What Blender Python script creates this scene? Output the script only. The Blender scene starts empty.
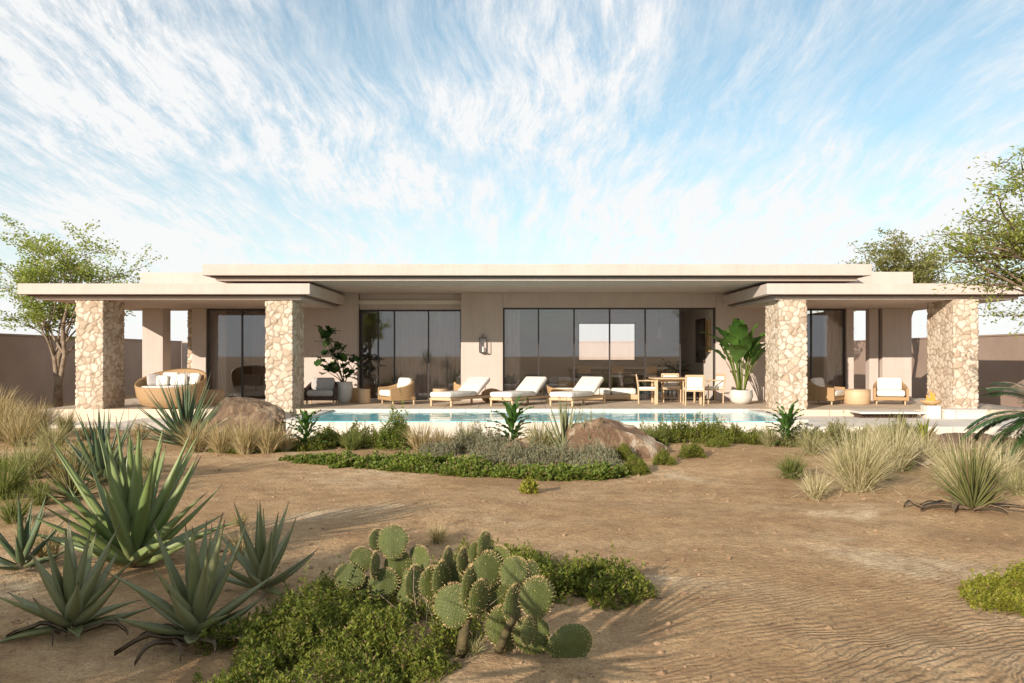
import bpy, bmesh, math, random
import numpy as np
from mathutils import Vector, Matrix, noise as mnoise
R = math.radians
C = bpy.context.scene.collection
S = bpy.context.scene
random.seed(7)
rng = np.random.default_rng(7)

# ------------------------------------------------------------------ camera
F = 850.0; EYE = 1.4; HOR = 355.0; GZ = -0.40
cam_d = bpy.data.cameras.new('camera'); cam = bpy.data.objects.new('camera', cam_d); C.objects.link(cam)
cam.location = (0, 0, EYE); cam.rotation_euler = (R(90), 0, 0)
cam_d.sensor_width = 36; cam_d.lens = 36 * F / 1024; cam_d.shift_y = (HOR - 341.5) / 1024
cam_d.clip_start = 0.05; cam_d.clip_end = 4000
S.camera = cam
# ------------------------------------------------------------------ light
SUN_EL = 16.6; SUN_AZ = 33.0        # azimuth measured from behind the camera towards the left
sun_d = bpy.data.lights.new('sun', 'SUN'); sun = bpy.data.objects.new('sun', sun_d); C.objects.link(sun)
sun_d.energy = 5.0; sun_d.angle = R(0.3); sun_d.color = (1.0, 0.89, 0.765)
ce, se = math.cos(R(SUN_EL)), math.sin(R(SUN_EL))
to_sun = Vector((-math.sin(R(SUN_AZ)) * ce, -math.cos(R(SUN_AZ)) * ce, se))
sun.rotation_euler = to_sun.to_track_quat('Z', 'Y').to_euler()
sun.location = (-20, -30, 30)
S.view_settings.view_transform = 'Standard'; S.view_settings.look = 'None'
S.view_settings.gamma = 1.0; S.view_settings.exposure = 0.35
S.view_settings.use_curve_mapping = False
try:
    S.cycles.max_bounces = 8; S.cycles.transparent_max_bounces = 16
    S.cycles.diffuse_bounces = 4; S.cycles.glossy_bounces = 4
except Exception: pass

W = bpy.data.worlds.new('World'); S.world = W; W.use_nodes = True
nt = W.node_tree; nt.nodes.clear()
def NN(t, typ, **kw):
    n = t.nodes.new(typ)
    for k, v in kw.items():
        if k.startswith('i_'):
            key = k[2:]
            n.inputs[int(key) if key.isdigit() else key.replace('_', ' ')].default_value = v
        else: setattr(n, k, v)
    return n
def LK(t, a, b): t.links.new(a, b)
def MA(t, op, a, b=None, c=None, clamp=False):
    n = t.nodes.new('ShaderNodeMath'); n.operation = op; n.use_clamp = clamp
    for i, x in enumerate((a, b, c)):
        if x is None: continue
        if isinstance(x, (int, float)): n.inputs[i].default_value = x
        else: t.links.new(x, n.inputs[i])
    return n.outputs[0]
def RAMP(t, fac, stops, interp='LINEAR'):
    n = t.nodes.new('ShaderNodeValToRGB'); e = n.color_ramp.elements; n.color_ramp.interpolation = interp
    while len(e) < len(stops): e.new(0.5)
    for k, (p, col) in enumerate(stops):
        e[k].position = p
        e[k].color = (col, col, col, 1) if isinstance(col, (int, float)) else (*col, 1)
    t.links.new(fac, n.inputs[0]); return n.outputs[0]
def MIX(t, fac, a, b, mode='MIX'):
    n = t.nodes.new('ShaderNodeMix'); n.data_type = 'RGBA'; n.blend_type = mode
    for sock, x in ((n.inputs[0], fac), (n.inputs[6], a), (n.inputs[7], b)):
        if isinstance(x, (int, float)): sock.default_value = x
        elif isinstance(x, tuple): sock.default_value = (*x, 1) if len(x) == 3 else x
        else: t.links.new(x, sock)
    return n.outputs[2]
sky = NN(nt, 'ShaderNodeTexSky', sky_type='NISHITA', sun_disc=False, sun_elevation=R(SUN_EL),
         sun_rotation=math.atan2(to_sun.x, to_sun.y), altitude=300, air_density=1.0, dust_density=0.2, ozone_density=2.0)
tc = NN(nt, 'ShaderNodeTexCoord'); sp = NN(nt, 'ShaderNodeSeparateXYZ'); LK(nt, tc.outputs['Generated'], sp.inputs[0])
zz = MA(nt, 'ADD', MA(nt, 'MAXIMUM', sp.outputs[2], 0.0), 0.20)
cu = MA(nt, 'DIVIDE', sp.outputs[0], zz); cv = MA(nt, 'DIVIDE', sp.outputs[1], zz)
cmb = NN(nt, 'ShaderNodeCombineXYZ'); LK(nt, cu, cmb.inputs[0]); LK(nt, cv, cmb.inputs[1])
def cloud_layer(rot, scale, detail, dist, lo, hi, off=(0, 0, 0), rough=.6, wsc=.55):
    wn = NN(nt, 'ShaderNodeTexNoise', i_Scale=wsc, i_Detail=3.0, i_Roughness=.55); LK(nt, cmb.outputs[0], wn.inputs['Vector'])
    wm = NN(nt, 'ShaderNodeVectorMath', operation='MULTIPLY_ADD'); LK(nt, wn.outputs['Color'], wm.inputs[0])
    wm.inputs[1].default_value = (dist, dist, 0); LK(nt, cmb.outputs[0], wm.inputs[2])
    mp = NN(nt, 'ShaderNodeMapping'); mp.inputs['Rotation'].default_value = (0, 0, R(rot)); mp.inputs['Scale'].default_value = scale
    mp.inputs['Location'].default_value = off
    LK(nt, wm.outputs[0], mp.inputs[0])
    n = NN(nt, 'ShaderNodeTexNoise', i_Scale=1.0, i_Detail=detail, i_Roughness=rough, i_Distortion=.2); LK(nt, mp.outputs[0], n.inputs['Vector'])
    return RAMP(nt, n.outputs[0], [(lo, 0.0), (hi, 1.0)], 'EASE')
c1 = cloud_layer(-70, (12.0, 2.2, 1), 10, .5, .32, .76, (3.1, 1.2, 0), .76)
c2 = cloud_layer(-30, (16.0, 3.4, 1), 10, .5, .36, .76, (1.3, 7.4, 0), .80)
c4 = cloud_layer(58, (12.0, 2.6, 1), 10, .5, .36, .76, (5.3, 2.4, 0), .78)
c3 = cloud_layer(-35, (1.5, .8, 1), 5, .5, .36, .60, (2.4, 4.3, 0), .6)
c5 = cloud_layer(30, (1.3, .8, 1), 4, .4, .42, .56, (7.4, 1.3, 0), .6)
fib = MA(nt, 'ADD', MA(nt, 'MULTIPLY', c1, .75), MA(nt, 'ADD', MA(nt, 'MULTIPLY', c2, .45), MA(nt, 'MULTIPLY', MA(nt, 'MULTIPLY', c4, c5), .7)))
dens = MA(nt, 'ADD', MA(nt, 'MULTIPLY', fib, MA(nt, 'ADD', MA(nt, 'MULTIPLY', c3, .85), .33)), .12)
lowband = MA(nt, 'MULTIPLY', MA(nt, 'POWER', MA(nt, 'SUBTRACT', 1.0, MA(nt, 'MULTIPLY', MA(nt, 'MAXIMUM', sp.outputs[2], 0.0), 2.5), clamp=True), 2.3), .78)
dens = MA(nt, 'ADD', dens, lowband, clamp=True)
dens = MA(nt, 'MULTIPLY', dens, .97)
SKY_S = 0.122
skyc = MIX(nt, 1.0, sky.outputs[0], (.92, 1.16, 1.05), 'MULTIPLY')
ccol = MIX(nt, dens, skyc, (6.2, 6.2, 6.2))
bg = NN(nt, 'ShaderNodeBackground', i_Strength=SKY_S); LK(nt, ccol, bg.inputs[0])
wo = NN(nt, 'ShaderNodeOutputWorld'); LK(nt, bg.outputs[0], wo.inputs[0])

# ------------------------------------------------------------------ materials
MATS = {}
def mat(name, base=(.5, .5, .5), rough=.8, spec=.3, var=None, vscale=3.0, bump=0.0, bscale=40.0, metal=0.0, island=None, trans=0.0, sheen=0, coords='Object', dead=0):
    """base colour; var = second colour mixed in by noise; island = colour mixed in per loose piece; trans = translucency"""
    if name in MATS: return MATS[name]
    m = bpy.data.materials.new(name); m.use_nodes = True; t = m.node_tree
    p = t.nodes['Principled BSDF']; out = t.nodes['Material Output']
    p.inputs['Roughness'].default_value = rough; p.inputs['Metallic'].default_value = metal
    p.inputs['Specular IOR Level'].default_value = spec
    p.inputs['Base Color'].default_value = (*base, 1)
    tcn = NN(t, 'ShaderNodeTexCoord'); v = tcn.outputs[coords]
    col = None
    if var is not None:
        n = NN(t, 'ShaderNodeTexNoise', i_Scale=vscale, i_Detail=6.0, i_Roughness=.6); LK(t, v, n.inputs['Vector'])
        col = MIX(t, RAMP(t, n.outputs[0], [(.35, 0.0), (.65, 1.0)]), base, var)
    if island is not None:
        g = NN(t, 'ShaderNodeNewGeometry')
        col = MIX(t, MA(t, 'POWER', g.outputs['Random Per Island'], 1.4), col if col is not None else base, island)
        if dead: col = MIX(t, RAMP(t, MA(t, 'FRACT', MA(t, 'MULTIPLY', g.outputs['Random Per Island'], 37.0)), [(1 - dead, 0.0), (1 - dead + .02, 1.0)]), col, (.26, .18, .085))
    if col is not None: LK(t, col, p.inputs['Base Color'])
    if bump:
        n2 = NN(t, 'ShaderNodeTexNoise', i_Scale=bscale, i_Detail=5.0); LK(t, v, n2.inputs['Vector'])
        b = NN(t, 'ShaderNodeBump', i_Strength=bump, i_Distance=.02); LK(t, n2.outputs[0], b.inputs['Height']); LK(t, b.outputs[0], p.inputs['Normal'])
    if trans:
        tr = NN(t, 'ShaderNodeBsdfTranslucent'); mx = NN(t, 'ShaderNodeMixShader', i_0=trans)
        if col is not None: LK(t, MIX(t, 1.0, col, (1.25, 1.25, .7), 'MULTIPLY'), tr.inputs[0])
        else: tr.inputs[0].default_value = (*base, 1)
        LK(t, p.outputs[0], mx.inputs[1]); LK(t, tr.outputs[0], mx.inputs[2]); LK(t, mx.outputs[0], out.inputs[0])
    MATS[name] = m; return m

STUCCO = mat('stucco', (.56, .475, .42), .92, .15, (.525, .44, .385), 1.3, .25, 60)
_t = STUCCO.node_tree; _p = _t.nodes['Principled BSDF']; _g = NN(_t, 'ShaderNodeNewGeometry'); _mp = NN(_t, 'ShaderNodeMapping'); _mp.inputs['Scale'].default_value = (5.0, 5.0, .35); LK(_t, _g.outputs['Position'], _mp.inputs[0])
_n = NN(_t, 'ShaderNodeTexNoise', i_Scale=1.2, i_Detail=8.0, i_Roughness=.7); LK(_t, _mp.outputs[0], _n.inputs['Vector'])
_old = _p.inputs['Base Color'].links[0].from_socket; _n3 = NN(_t, 'ShaderNodeTexNoise', i_Scale=2.3, i_Detail=7.0, i_Roughness=.7); LK(_t, _g.outputs['Position'], _n3.inputs['Vector'])
_c = MIX(_t, RAMP(_t, _n.outputs[0], [(.48, 0.0), (.78, .5)]), _old, (.43, .35, .295)); _c = MIX(_t, RAMP(_t, _n3.outputs[0], [(.5, 0.0), (.75, .35)]), _c, (.63, .545, .485)); LK(_t, _c, _p.inputs['Base Color'])
STUCCO_IN = mat('interior_plaster', (.76, .68, .60), .95, .1, (.72, .64, .56), 1.0)
WALLM = mat('boundary_render', (.36, .265, .21), .95, .1, (.31, .225, .175), .8, .3, 30)
GAP_SHADE = mat('gap_shade', (.10, .068, .050), .5, .4)  # dark colour painted in for the shade of the roof and canopy grooves
DARKMETAL = mat('dark_frame', (.045, .035, .03), .4, .5)
FLOORM = mat('terrace_stone', (.68, .55, .41), .7, .3, (.62, .49, .355), .9, .15, 25)
def add_joints(m, sx, sy, dark):
    t = m.node_tree; p = t.nodes['Principled BSDF']; g = NN(t, 'ShaderNodeNewGeometry'); b = NN(t, 'ShaderNodeTexBrick'); b.offset = 0.0
    b.inputs['Scale'].default_value = 1.0; b.inputs['Mortar Size'].default_value = .012; b.inputs['Brick Width'].default_value = sx; b.inputs['Row Height'].default_value = sy
    b.inputs['Color1'].default_value = (1, 1, 1, 1); b.inputs['Color2'].default_value = (.86, .86, .86, 1); b.inputs['Mortar'].default_value = (dark, dark, dark, 1)
    LK(t, g.outputs['Position'], b.inputs['Vector']); old = p.inputs['Base Color'].links[0].from_socket; LK(t, MIX(t, 1.0, old, b.outputs['Color'], 'MULTIPLY'), p.inputs['Base Color'])
add_joints(FLOORM, .9, .9, .5)
COPING = mat('coping_stone', (.72, .66, .58), .7, .3, (.66, .60, .52), 1.5, .2, 30)
add_joints(COPING, 1.2, .6, .6)
CUSH = mat('white_cushion', (.78, .74, .68), .95, .1, (.70, .65, .58), 5, .9, 7)
CUSHG = mat('grey_cushion', (.40, .36, .34), .95, .1, (.50, .46, .43), 25, .2, 120)
TAN = mat('tan_fabric', (.58, .38, .20), .95, .1, (.50, .31, .15), 20, .3, 100)
POTM = mat('pale_pot', (.66, .62, .56), .8, .2, (.58, .54, .48), 5, .2, 40)
SOIL = mat('soil', (.07, .045, .03), 1, .1, (.10, .07, .05), 20)
BARK = mat('bark', (.22, .16, .11), .95, .1, (.12, .085, .06), 9, .7, 40)
BARKP = mat('pale_bark', (.34, .26, .19), .95, .1, (.18, .13, .09), 7, .7, 40)
DARKWOOD_AND_SHADE = mat('dark_wood_and_shade', (.085, .05, .035), .6, .3, (.06, .035, .025), 8)
ISLAND = mat('cabinet_wood', (.06, .035, .025), .5, .3, (.045, .027, .02), 3)
CURT = mat('linen_curtain', (.74, .62, .55), .95, .1, trans=.25)
LEAF_TREE = mat('tree_leaf', (.20, .26, .05), .6, .3, (.28, .32, .07), 2.2, island=(.48, .50, .16), trans=.5)
LEAF_BACK = mat('back_tree_leaf', (.16, .18, .055), .6, .3, (.20, .20, .07), 2.2, island=(.34, .32, .12), trans=.5)
LEAF_LEFT = mat('left_tree_leaf', (.17, .23, .045), .6, .3, (.24, .30, .06), 2.2, island=(.42, .46, .14), trans=.5)
LEAF_GREEN = mat('shrub_leaf', (.060, .095, .012), .6, .3, (.13, .16, .022), 5.5, island=(.27, .28, .045), trans=.35, dead=.09)
LEAF_YEL = mat('bright_shrub_leaf', (.12, .155, .015), .6, .3, (.21, .22, .02), 4.5, island=(.38, .35, .05), trans=.25, dead=.09)
LEAF_COVER = mat('cover_leaf', (.055, .10, .014), .5, .35, (.12, .17, .025), 3.5, island=(.24, .28, .05), trans=.25, dead=.09)
LEAF_GREY = mat('grey_leaf', (.13, .145, .085), .8, .2, (.20, .19, .12), 5, island=(.32, .30, .19), trans=.15, dead=.09)
LEAF_OLIVE = mat('olive_tuft', (.12, .135, .04), .7, .2, (.17, .17, .05), 5, island=(.24, .22, .09), trans=.2, dead=.09)
LEAF_DARK = mat('glossy_dark_leaf', (.022, .060, .016), .35, .5, (.035, .085, .022), 5, island=(.06, .12, .03), trans=.12)
LEAF_BIRD = mat('paddle_leaf', (.035, .085, .016), .35, .5, (.06, .13, .025), 3, island=(.10, .19, .035), trans=.25)
STRAW = mat('straw_blade', (.36, .27, .13), .9, .1, (.27, .22, .10), 4, island=(.52, .42, .25), trans=.25)
STRAWG = mat('green_straw_blade', (.20, .20, .08), .8, .1, (.30, .27, .12), 4, island=(.48, .42, .24), trans=.25)
PALEG = mat('pale_grass_blade', (.38, .33, .18), .8, .1, (.25, .235, .10), 4, island=(.72, .62, .42), trans=.3)
GREENG = mat('green_grass_blade', (.085, .12, .025), .7, .2, (.14, .16, .04), 4, island=(.24, .24, .08), trans=.25)
BROWN_LEAF = mat('dead_leaf', (.12, .085, .055), .9, .1, (.20, .15, .10), 8, .4, 30)

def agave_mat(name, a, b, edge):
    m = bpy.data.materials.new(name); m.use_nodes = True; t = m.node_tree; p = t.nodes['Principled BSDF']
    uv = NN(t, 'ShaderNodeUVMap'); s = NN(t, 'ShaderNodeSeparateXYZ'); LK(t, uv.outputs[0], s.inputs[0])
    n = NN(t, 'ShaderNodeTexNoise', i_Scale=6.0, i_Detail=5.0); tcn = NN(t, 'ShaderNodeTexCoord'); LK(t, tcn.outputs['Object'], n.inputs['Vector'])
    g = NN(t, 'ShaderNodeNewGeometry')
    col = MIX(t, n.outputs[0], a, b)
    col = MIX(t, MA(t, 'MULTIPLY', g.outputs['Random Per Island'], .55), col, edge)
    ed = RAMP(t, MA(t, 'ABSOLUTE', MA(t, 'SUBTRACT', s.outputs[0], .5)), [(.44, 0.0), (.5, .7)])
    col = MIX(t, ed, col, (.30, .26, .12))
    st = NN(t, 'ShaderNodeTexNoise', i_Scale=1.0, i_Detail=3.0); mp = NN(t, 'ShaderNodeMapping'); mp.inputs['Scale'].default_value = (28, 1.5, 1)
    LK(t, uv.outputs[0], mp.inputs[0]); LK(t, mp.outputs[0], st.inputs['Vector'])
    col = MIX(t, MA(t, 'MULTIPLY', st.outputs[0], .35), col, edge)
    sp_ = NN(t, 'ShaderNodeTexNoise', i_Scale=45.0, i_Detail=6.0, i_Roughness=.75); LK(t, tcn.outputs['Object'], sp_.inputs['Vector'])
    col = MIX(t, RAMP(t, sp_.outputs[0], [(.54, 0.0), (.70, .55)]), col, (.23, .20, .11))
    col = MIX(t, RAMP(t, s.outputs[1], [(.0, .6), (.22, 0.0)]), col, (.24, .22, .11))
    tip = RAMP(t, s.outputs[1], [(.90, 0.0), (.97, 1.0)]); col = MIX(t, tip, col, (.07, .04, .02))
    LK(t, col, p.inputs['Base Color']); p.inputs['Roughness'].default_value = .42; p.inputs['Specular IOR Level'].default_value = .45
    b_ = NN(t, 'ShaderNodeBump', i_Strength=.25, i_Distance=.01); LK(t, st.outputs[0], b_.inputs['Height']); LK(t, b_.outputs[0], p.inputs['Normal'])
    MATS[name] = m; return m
AG_GREEN = agave_mat('agave_green', (.07, .13, .03), (.15, .20, .045), (.28, .33, .14))
AG_BLUE = agave_mat('agave_grey', (.085, .12, .04), (.17, .18, .06), (.32, .31, .17))
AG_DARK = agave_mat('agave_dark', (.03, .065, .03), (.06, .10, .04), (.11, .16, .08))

def wicker_mat():
    m = bpy.data.materials.new('wicker'); m.use_nodes = True; t = m.node_tree; p = t.nodes['Principled BSDF']
    tcn = NN(t, 'ShaderNodeTexCoord')
    w1 = NN(t, 'ShaderNodeTexWave', bands_direction='Z', i_Scale=16.0, i_Distortion=1.0); w2 = NN(t, 'ShaderNodeTexWave', bands_direction='X', i_Scale=9.0, i_Distortion=1.0)
    LK(t, tcn.outputs['Object'], w1.inputs[0]); LK(t, tcn.outputs['Object'], w2.inputs[0])
    h = MA(t, 'MULTIPLY', w1.outputs['Fac'], MA(t, 'ADD', MA(t, 'MULTIPLY', w2.outputs['Fac'], .6), .4))
    LK(t, MIX(t, h, (.34, .20, .09), (.62, .42, .22)), p.inputs['Base Color']); p.inputs['Roughness'].default_value = .6
    b = NN(t, 'ShaderNodeBump', i_Strength=.8, i_Distance=.01); LK(t, h, b.inputs['Height']); LK(t, b.outputs[0], p.inputs['Normal'])
    return m
WICKER = wicker_mat()
def wood_mat(name, a, b, rot=False):
    m = bpy.data.materials.new(name); m.use_nodes = True; t = m.node_tree; p = t.nodes['Principled BSDF']
    tcn = NN(t, 'ShaderNodeTexCoord'); mp = NN(t, 'ShaderNodeMapping'); mp.inputs['Scale'].default_value = (3, 22, 22); LK(t, tcn.outputs['Object'], mp.inputs[0])
    n = NN(t, 'ShaderNodeTexNoise', i_Scale=1.0, i_Detail=5.0); LK(t, mp.outputs[0], n.inputs['Vector'])
    LK(t, MIX(t, n.outputs[0], a, b), p.inputs['Base Color']); p.inputs['Roughness'].default_value = .55
    return m
TEAK = wood_mat('teak', (.50, .34, .19), (.62, .45, .28))

def stone_mat():
    m = bpy.data.materials.new('flagstone_cladding'); m.use_nodes = True; t = m.node_tree; p = t.nodes['Principled BSDF']
    a1 = NN(t, 'ShaderNodeAttribute', attribute_name='stone_tone'); a2 = NN(t, 'ShaderNodeAttribute', attribute_name='mortar')
    tcn = NN(t, 'ShaderNodeTexCoord')
    col = RAMP(t, a1.outputs['Fac'], [(0, (.44, .34, .25)), (.25, (.58, .49, .385)), (.6, (.66, .575, .47)), (.85, (.56, .46, .35)), (1, (.40, .30, .215))])
    fine = NN(t, 'ShaderNodeTexNoise', i_Scale=14.0, i_Detail=8.0, i_Roughness=.7); LK(t, tcn.outputs['Object'], fine.inputs['Vector'])
    col = MIX(t, RAMP(t, fine.outputs[0], [(.45, 0.0), (.75, .55)]), col, (.50, .36, .24))
    col = MIX(t, MA(t, 'MULTIPLY', a2.outputs['Fac'], .85), col, (.26, .185, .125))
    LK(t, col, p.inputs['Base Color']); p.inputs['Roughness'].default_value = .92; p.inputs['Specular IOR Level'].default_value = .15
    b = NN(t, 'ShaderNodeBump', i_Strength=.7, i_Distance=.02); LK(t, fine.outputs[0], b.inputs['Height']); LK(t, b.outputs[0], p.inputs['Normal'])
    return m
STONE = stone_mat()
def glass_mat():
    m = bpy.data.materials.new('tinted_glass'); m.use_nodes = True; t = m.node_tree; t.nodes.clear()
    tr = NN(t, 'ShaderNodeBsdfTransparent'); tr.inputs[0].default_value = (.97, .95, .93, 1)
    gl = NN(t, 'ShaderNodeBsdfGlossy'); gl.inputs['Roughness'].default_value = .0; gl.inputs[0].default_value = (.9, .93, 1, 1)
    fr = NN(t, 'ShaderNodeFresnel', i_IOR=1.85); mx = NN(t, 'ShaderNodeMixShader')
    LK(t, fr.outputs[0], mx.inputs[0]); LK(t, tr.outputs[0], mx.inputs[1]); LK(t, gl.outputs[0], mx.inputs[2])
    o = NN(t, 'ShaderNodeOutputMaterial'); LK(t, mx.outputs[0], o.inputs[0]); return m
GLASS = glass_mat()
CLEAR = GLASS.copy(); CLEAR.name = 'clear_glass'
for _n in CLEAR.node_tree.nodes:
    if _n.type == 'FRESNEL': _n.inputs[0].default_value = 1.3
    if _n.type == 'BSDF_TRANSPARENT': _n.inputs[0].default_value = (.97, .97, .97, 1)
def water_mat():
    m = bpy.data.materials.new('pool_water'); m.use_nodes = True; t = m.node_tree; p = t.nodes['Principled BSDF']
    p.inputs['Base Color'].default_value = (.24, .66, .72, 1); p.inputs['Roughness'].default_value = .02; p.inputs['IOR'].default_value = 1.33
    tcn = NN(t, 'ShaderNodeTexCoord'); n = NN(t, 'ShaderNodeTexNoise', i_Scale=2.2, i_Detail=3.0); LK(t, tcn.outputs['Object'], n.inputs['Vector'])
    b = NN(t, 'ShaderNodeBump', i_Strength=.22, i_Distance=.05); LK(t, n.outputs[0], b.inputs['Height']); LK(t, b.outputs[0], p.inputs['Normal'])
    return m
WATER = water_mat()
def rock_mat(name, a, b, c):
    m = bpy.data.materials.new(name); m.use_nodes = True; t = m.node_tree; p = t.nodes['Principled BSDF']
    tcn = NN(t, 'ShaderNodeTexCoord'); n = NN(t, 'ShaderNodeTexNoise', i_Scale=2.2, i_Detail=9.0, i_Roughness=.65, i_Distortion=.8); LK(t, tcn.outputs['Object'], n.inputs['Vector'])
    col = RAMP(t, n.outputs[0], [(.30, a), (.44, b), (.55, a), (.62, c), (.75, a)])
    LK(t, col, p.inputs['Base Color']); p.inputs['Roughness'].default_value = .9
    n2 = NN(t, 'ShaderNodeTexNoise', i_Scale=9.0, i_Detail=9.0, i_Roughness=.7); LK(t, tcn.outputs['Object'], n2.inputs['Vector'])
    b_ = NN(t, 'ShaderNodeBump', i_Strength=1.0, i_Distance=.12); LK(t, n2.outputs[0], b_.inputs['Height']); LK(t, b_.outputs[0], p.inputs['Normal'])
    return m
ROCK_RED = rock_mat('red_rock', (.32, .21, .125), (.17, .095, .05), (.58, .47, .35))
ROCK_TAN = rock_mat('tan_rock', (.28, .185, .11), (.16, .10, .06), (.42, .31, .21))
def sand_mat():
    m = bpy.data.materials.new('desert_sand'); m.use_nodes = True; t = m.node_tree; p = t.nodes['Principled BSDF']
    g = NN(t, 'ShaderNodeNewGeometry'); pos = g.outputs['Position']
    s = NN(t, 'ShaderNodeSeparateXYZ'); LK(t, pos, s.inputs[0])
    big = NN(t, 'ShaderNodeTexNoise', i_Scale=.42, i_Detail=6.0, i_Roughness=.6, i_Distortion=.6); LK(t, pos, big.inputs['Vector'])
    mid = NN(t, 'ShaderNodeTexNoise', i_Scale=4.0, i_Detail=8.0, i_Roughness=.7); LK(t, pos, mid.inputs['Vector'])
    fin = NN(t, 'ShaderNodeTexNoise', i_Scale=55.0, i_Detail=6.0, i_Roughness=.75); LK(t, pos, fin.inputs['Vector'])
    col = RAMP(t, big.outputs[0], [(.30, (.40, .25, .125)), (.45, (.55, .36, .19)), (.57, (.63, .43, .24)), (.68, (.84, .65, .42))])
    col = MIX(t, RAMP(t, mid.outputs[0], [(.42, 0.0), (.66, .75)]), col, (.34, .20, .105))
    col = MIX(t, RAMP(t, fin.outputs[0], [(.47, 0.0), (.66, .8)]), col, (.24, .14, .075))
    # small pebbles
    vo = NN(t, 'ShaderNodeTexVoronoi', feature='F1', i_Scale=11.0, i_Randomness=1.0); LK(t, pos, vo.inputs['Vector'])
    peb = MA(t, 'MULTIPLY', RAMP(t, vo.outputs['Distance'], [(.10, 1.0), (.16, 0.0)]), RAMP(t, mid.outputs[0], [(.50, 0.0), (.56, 1.0)]))
    col = MIX(t, MA(t, 'MULTIPLY', peb, .35), col, (.50, .36, .23))
    LK(t, col, p.inputs['Base Color']); p.inputs['Roughness'].default_value = .97; p.inputs['Specular IOR Level'].default_value = .1
    # wind ripples, strongest to the right of the camera
    mp = NN(t, 'ShaderNodeMapping'); mp.inputs['Rotation'].default_value = (0, 0, R(-30)); LK(t, pos, mp.inputs[0])
    dn = NN(t, 'ShaderNodeTexNoise', i_Scale=1.3, i_Detail=3.0, i_Roughness=.55); LK(t, pos, dn.inputs['Vector'])
    dm = NN(t, 'ShaderNodeVectorMath', operation='MULTIPLY_ADD'); LK(t, dn.outputs['Color'], dm.inputs[0]); dm.inputs[1].default_value = (.45, .50, 0); LK(t, mp.outputs[0], dm.inputs[2])
    wv = NN(t, 'ShaderNodeTexWave', bands_direction='Y', wave_profile='SIN', i_Scale=5.0, i_Distortion=1.3, i_Detail=2.0)
    wv.inputs['Detail Scale'].default_value = 1.6; LK(t, dm.outputs[0], wv.inputs[0])
    mx_ = MA(t, 'MULTIPLY', MA(t, 'ADD', s.outputs[0], -.2), .6, clamp=True)
    my_ = MA(t, 'MULTIPLY', MA(t, 'SUBTRACT', 8.2, s.outputs[1]), .26, clamp=True)
    mask = MA(t, 'MULTIPLY', MA(t, 'MULTIPLY', mx_, my_), MA(t, 'ADD', RAMP(t, big.outputs[0], [(.35, 0.25), (.55, 1.0)]), 0.0))
    h = MA(t, 'MULTIPLY', wv.outputs['Fac'], MA(t, 'MULTIPLY', mask, 1.5))
    cr = NN(t, 'ShaderNodeTexNoise', i_Scale=13.0, i_Detail=5.0, i_Roughness=.65, i_Distortion=1.0); LK(t, pos, cr.inputs['Vector'])
    h = MA(t, 'ADD', h, MA(t, 'MULTIPLY', cr.outputs[0], 1.8)); h = MA(t, 'ADD', h, MA(t, 'MULTIPLY', mid.outputs[0], 1.1)); h = MA(t, 'ADD', h, MA(t, 'MULTIPLY', fin.outputs[0], .42)); h = MA(t, 'ADD', h, MA(t, 'MULTIPLY', peb, .25))
    b = NN(t, 'ShaderNodeBump', i_Strength=.9, i_Distance=.035); LK(t, h, b.inputs['Height']); LK(t, b.outputs[0], p.inputs['Normal'])
    return m
SAND = sand_mat()

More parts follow.
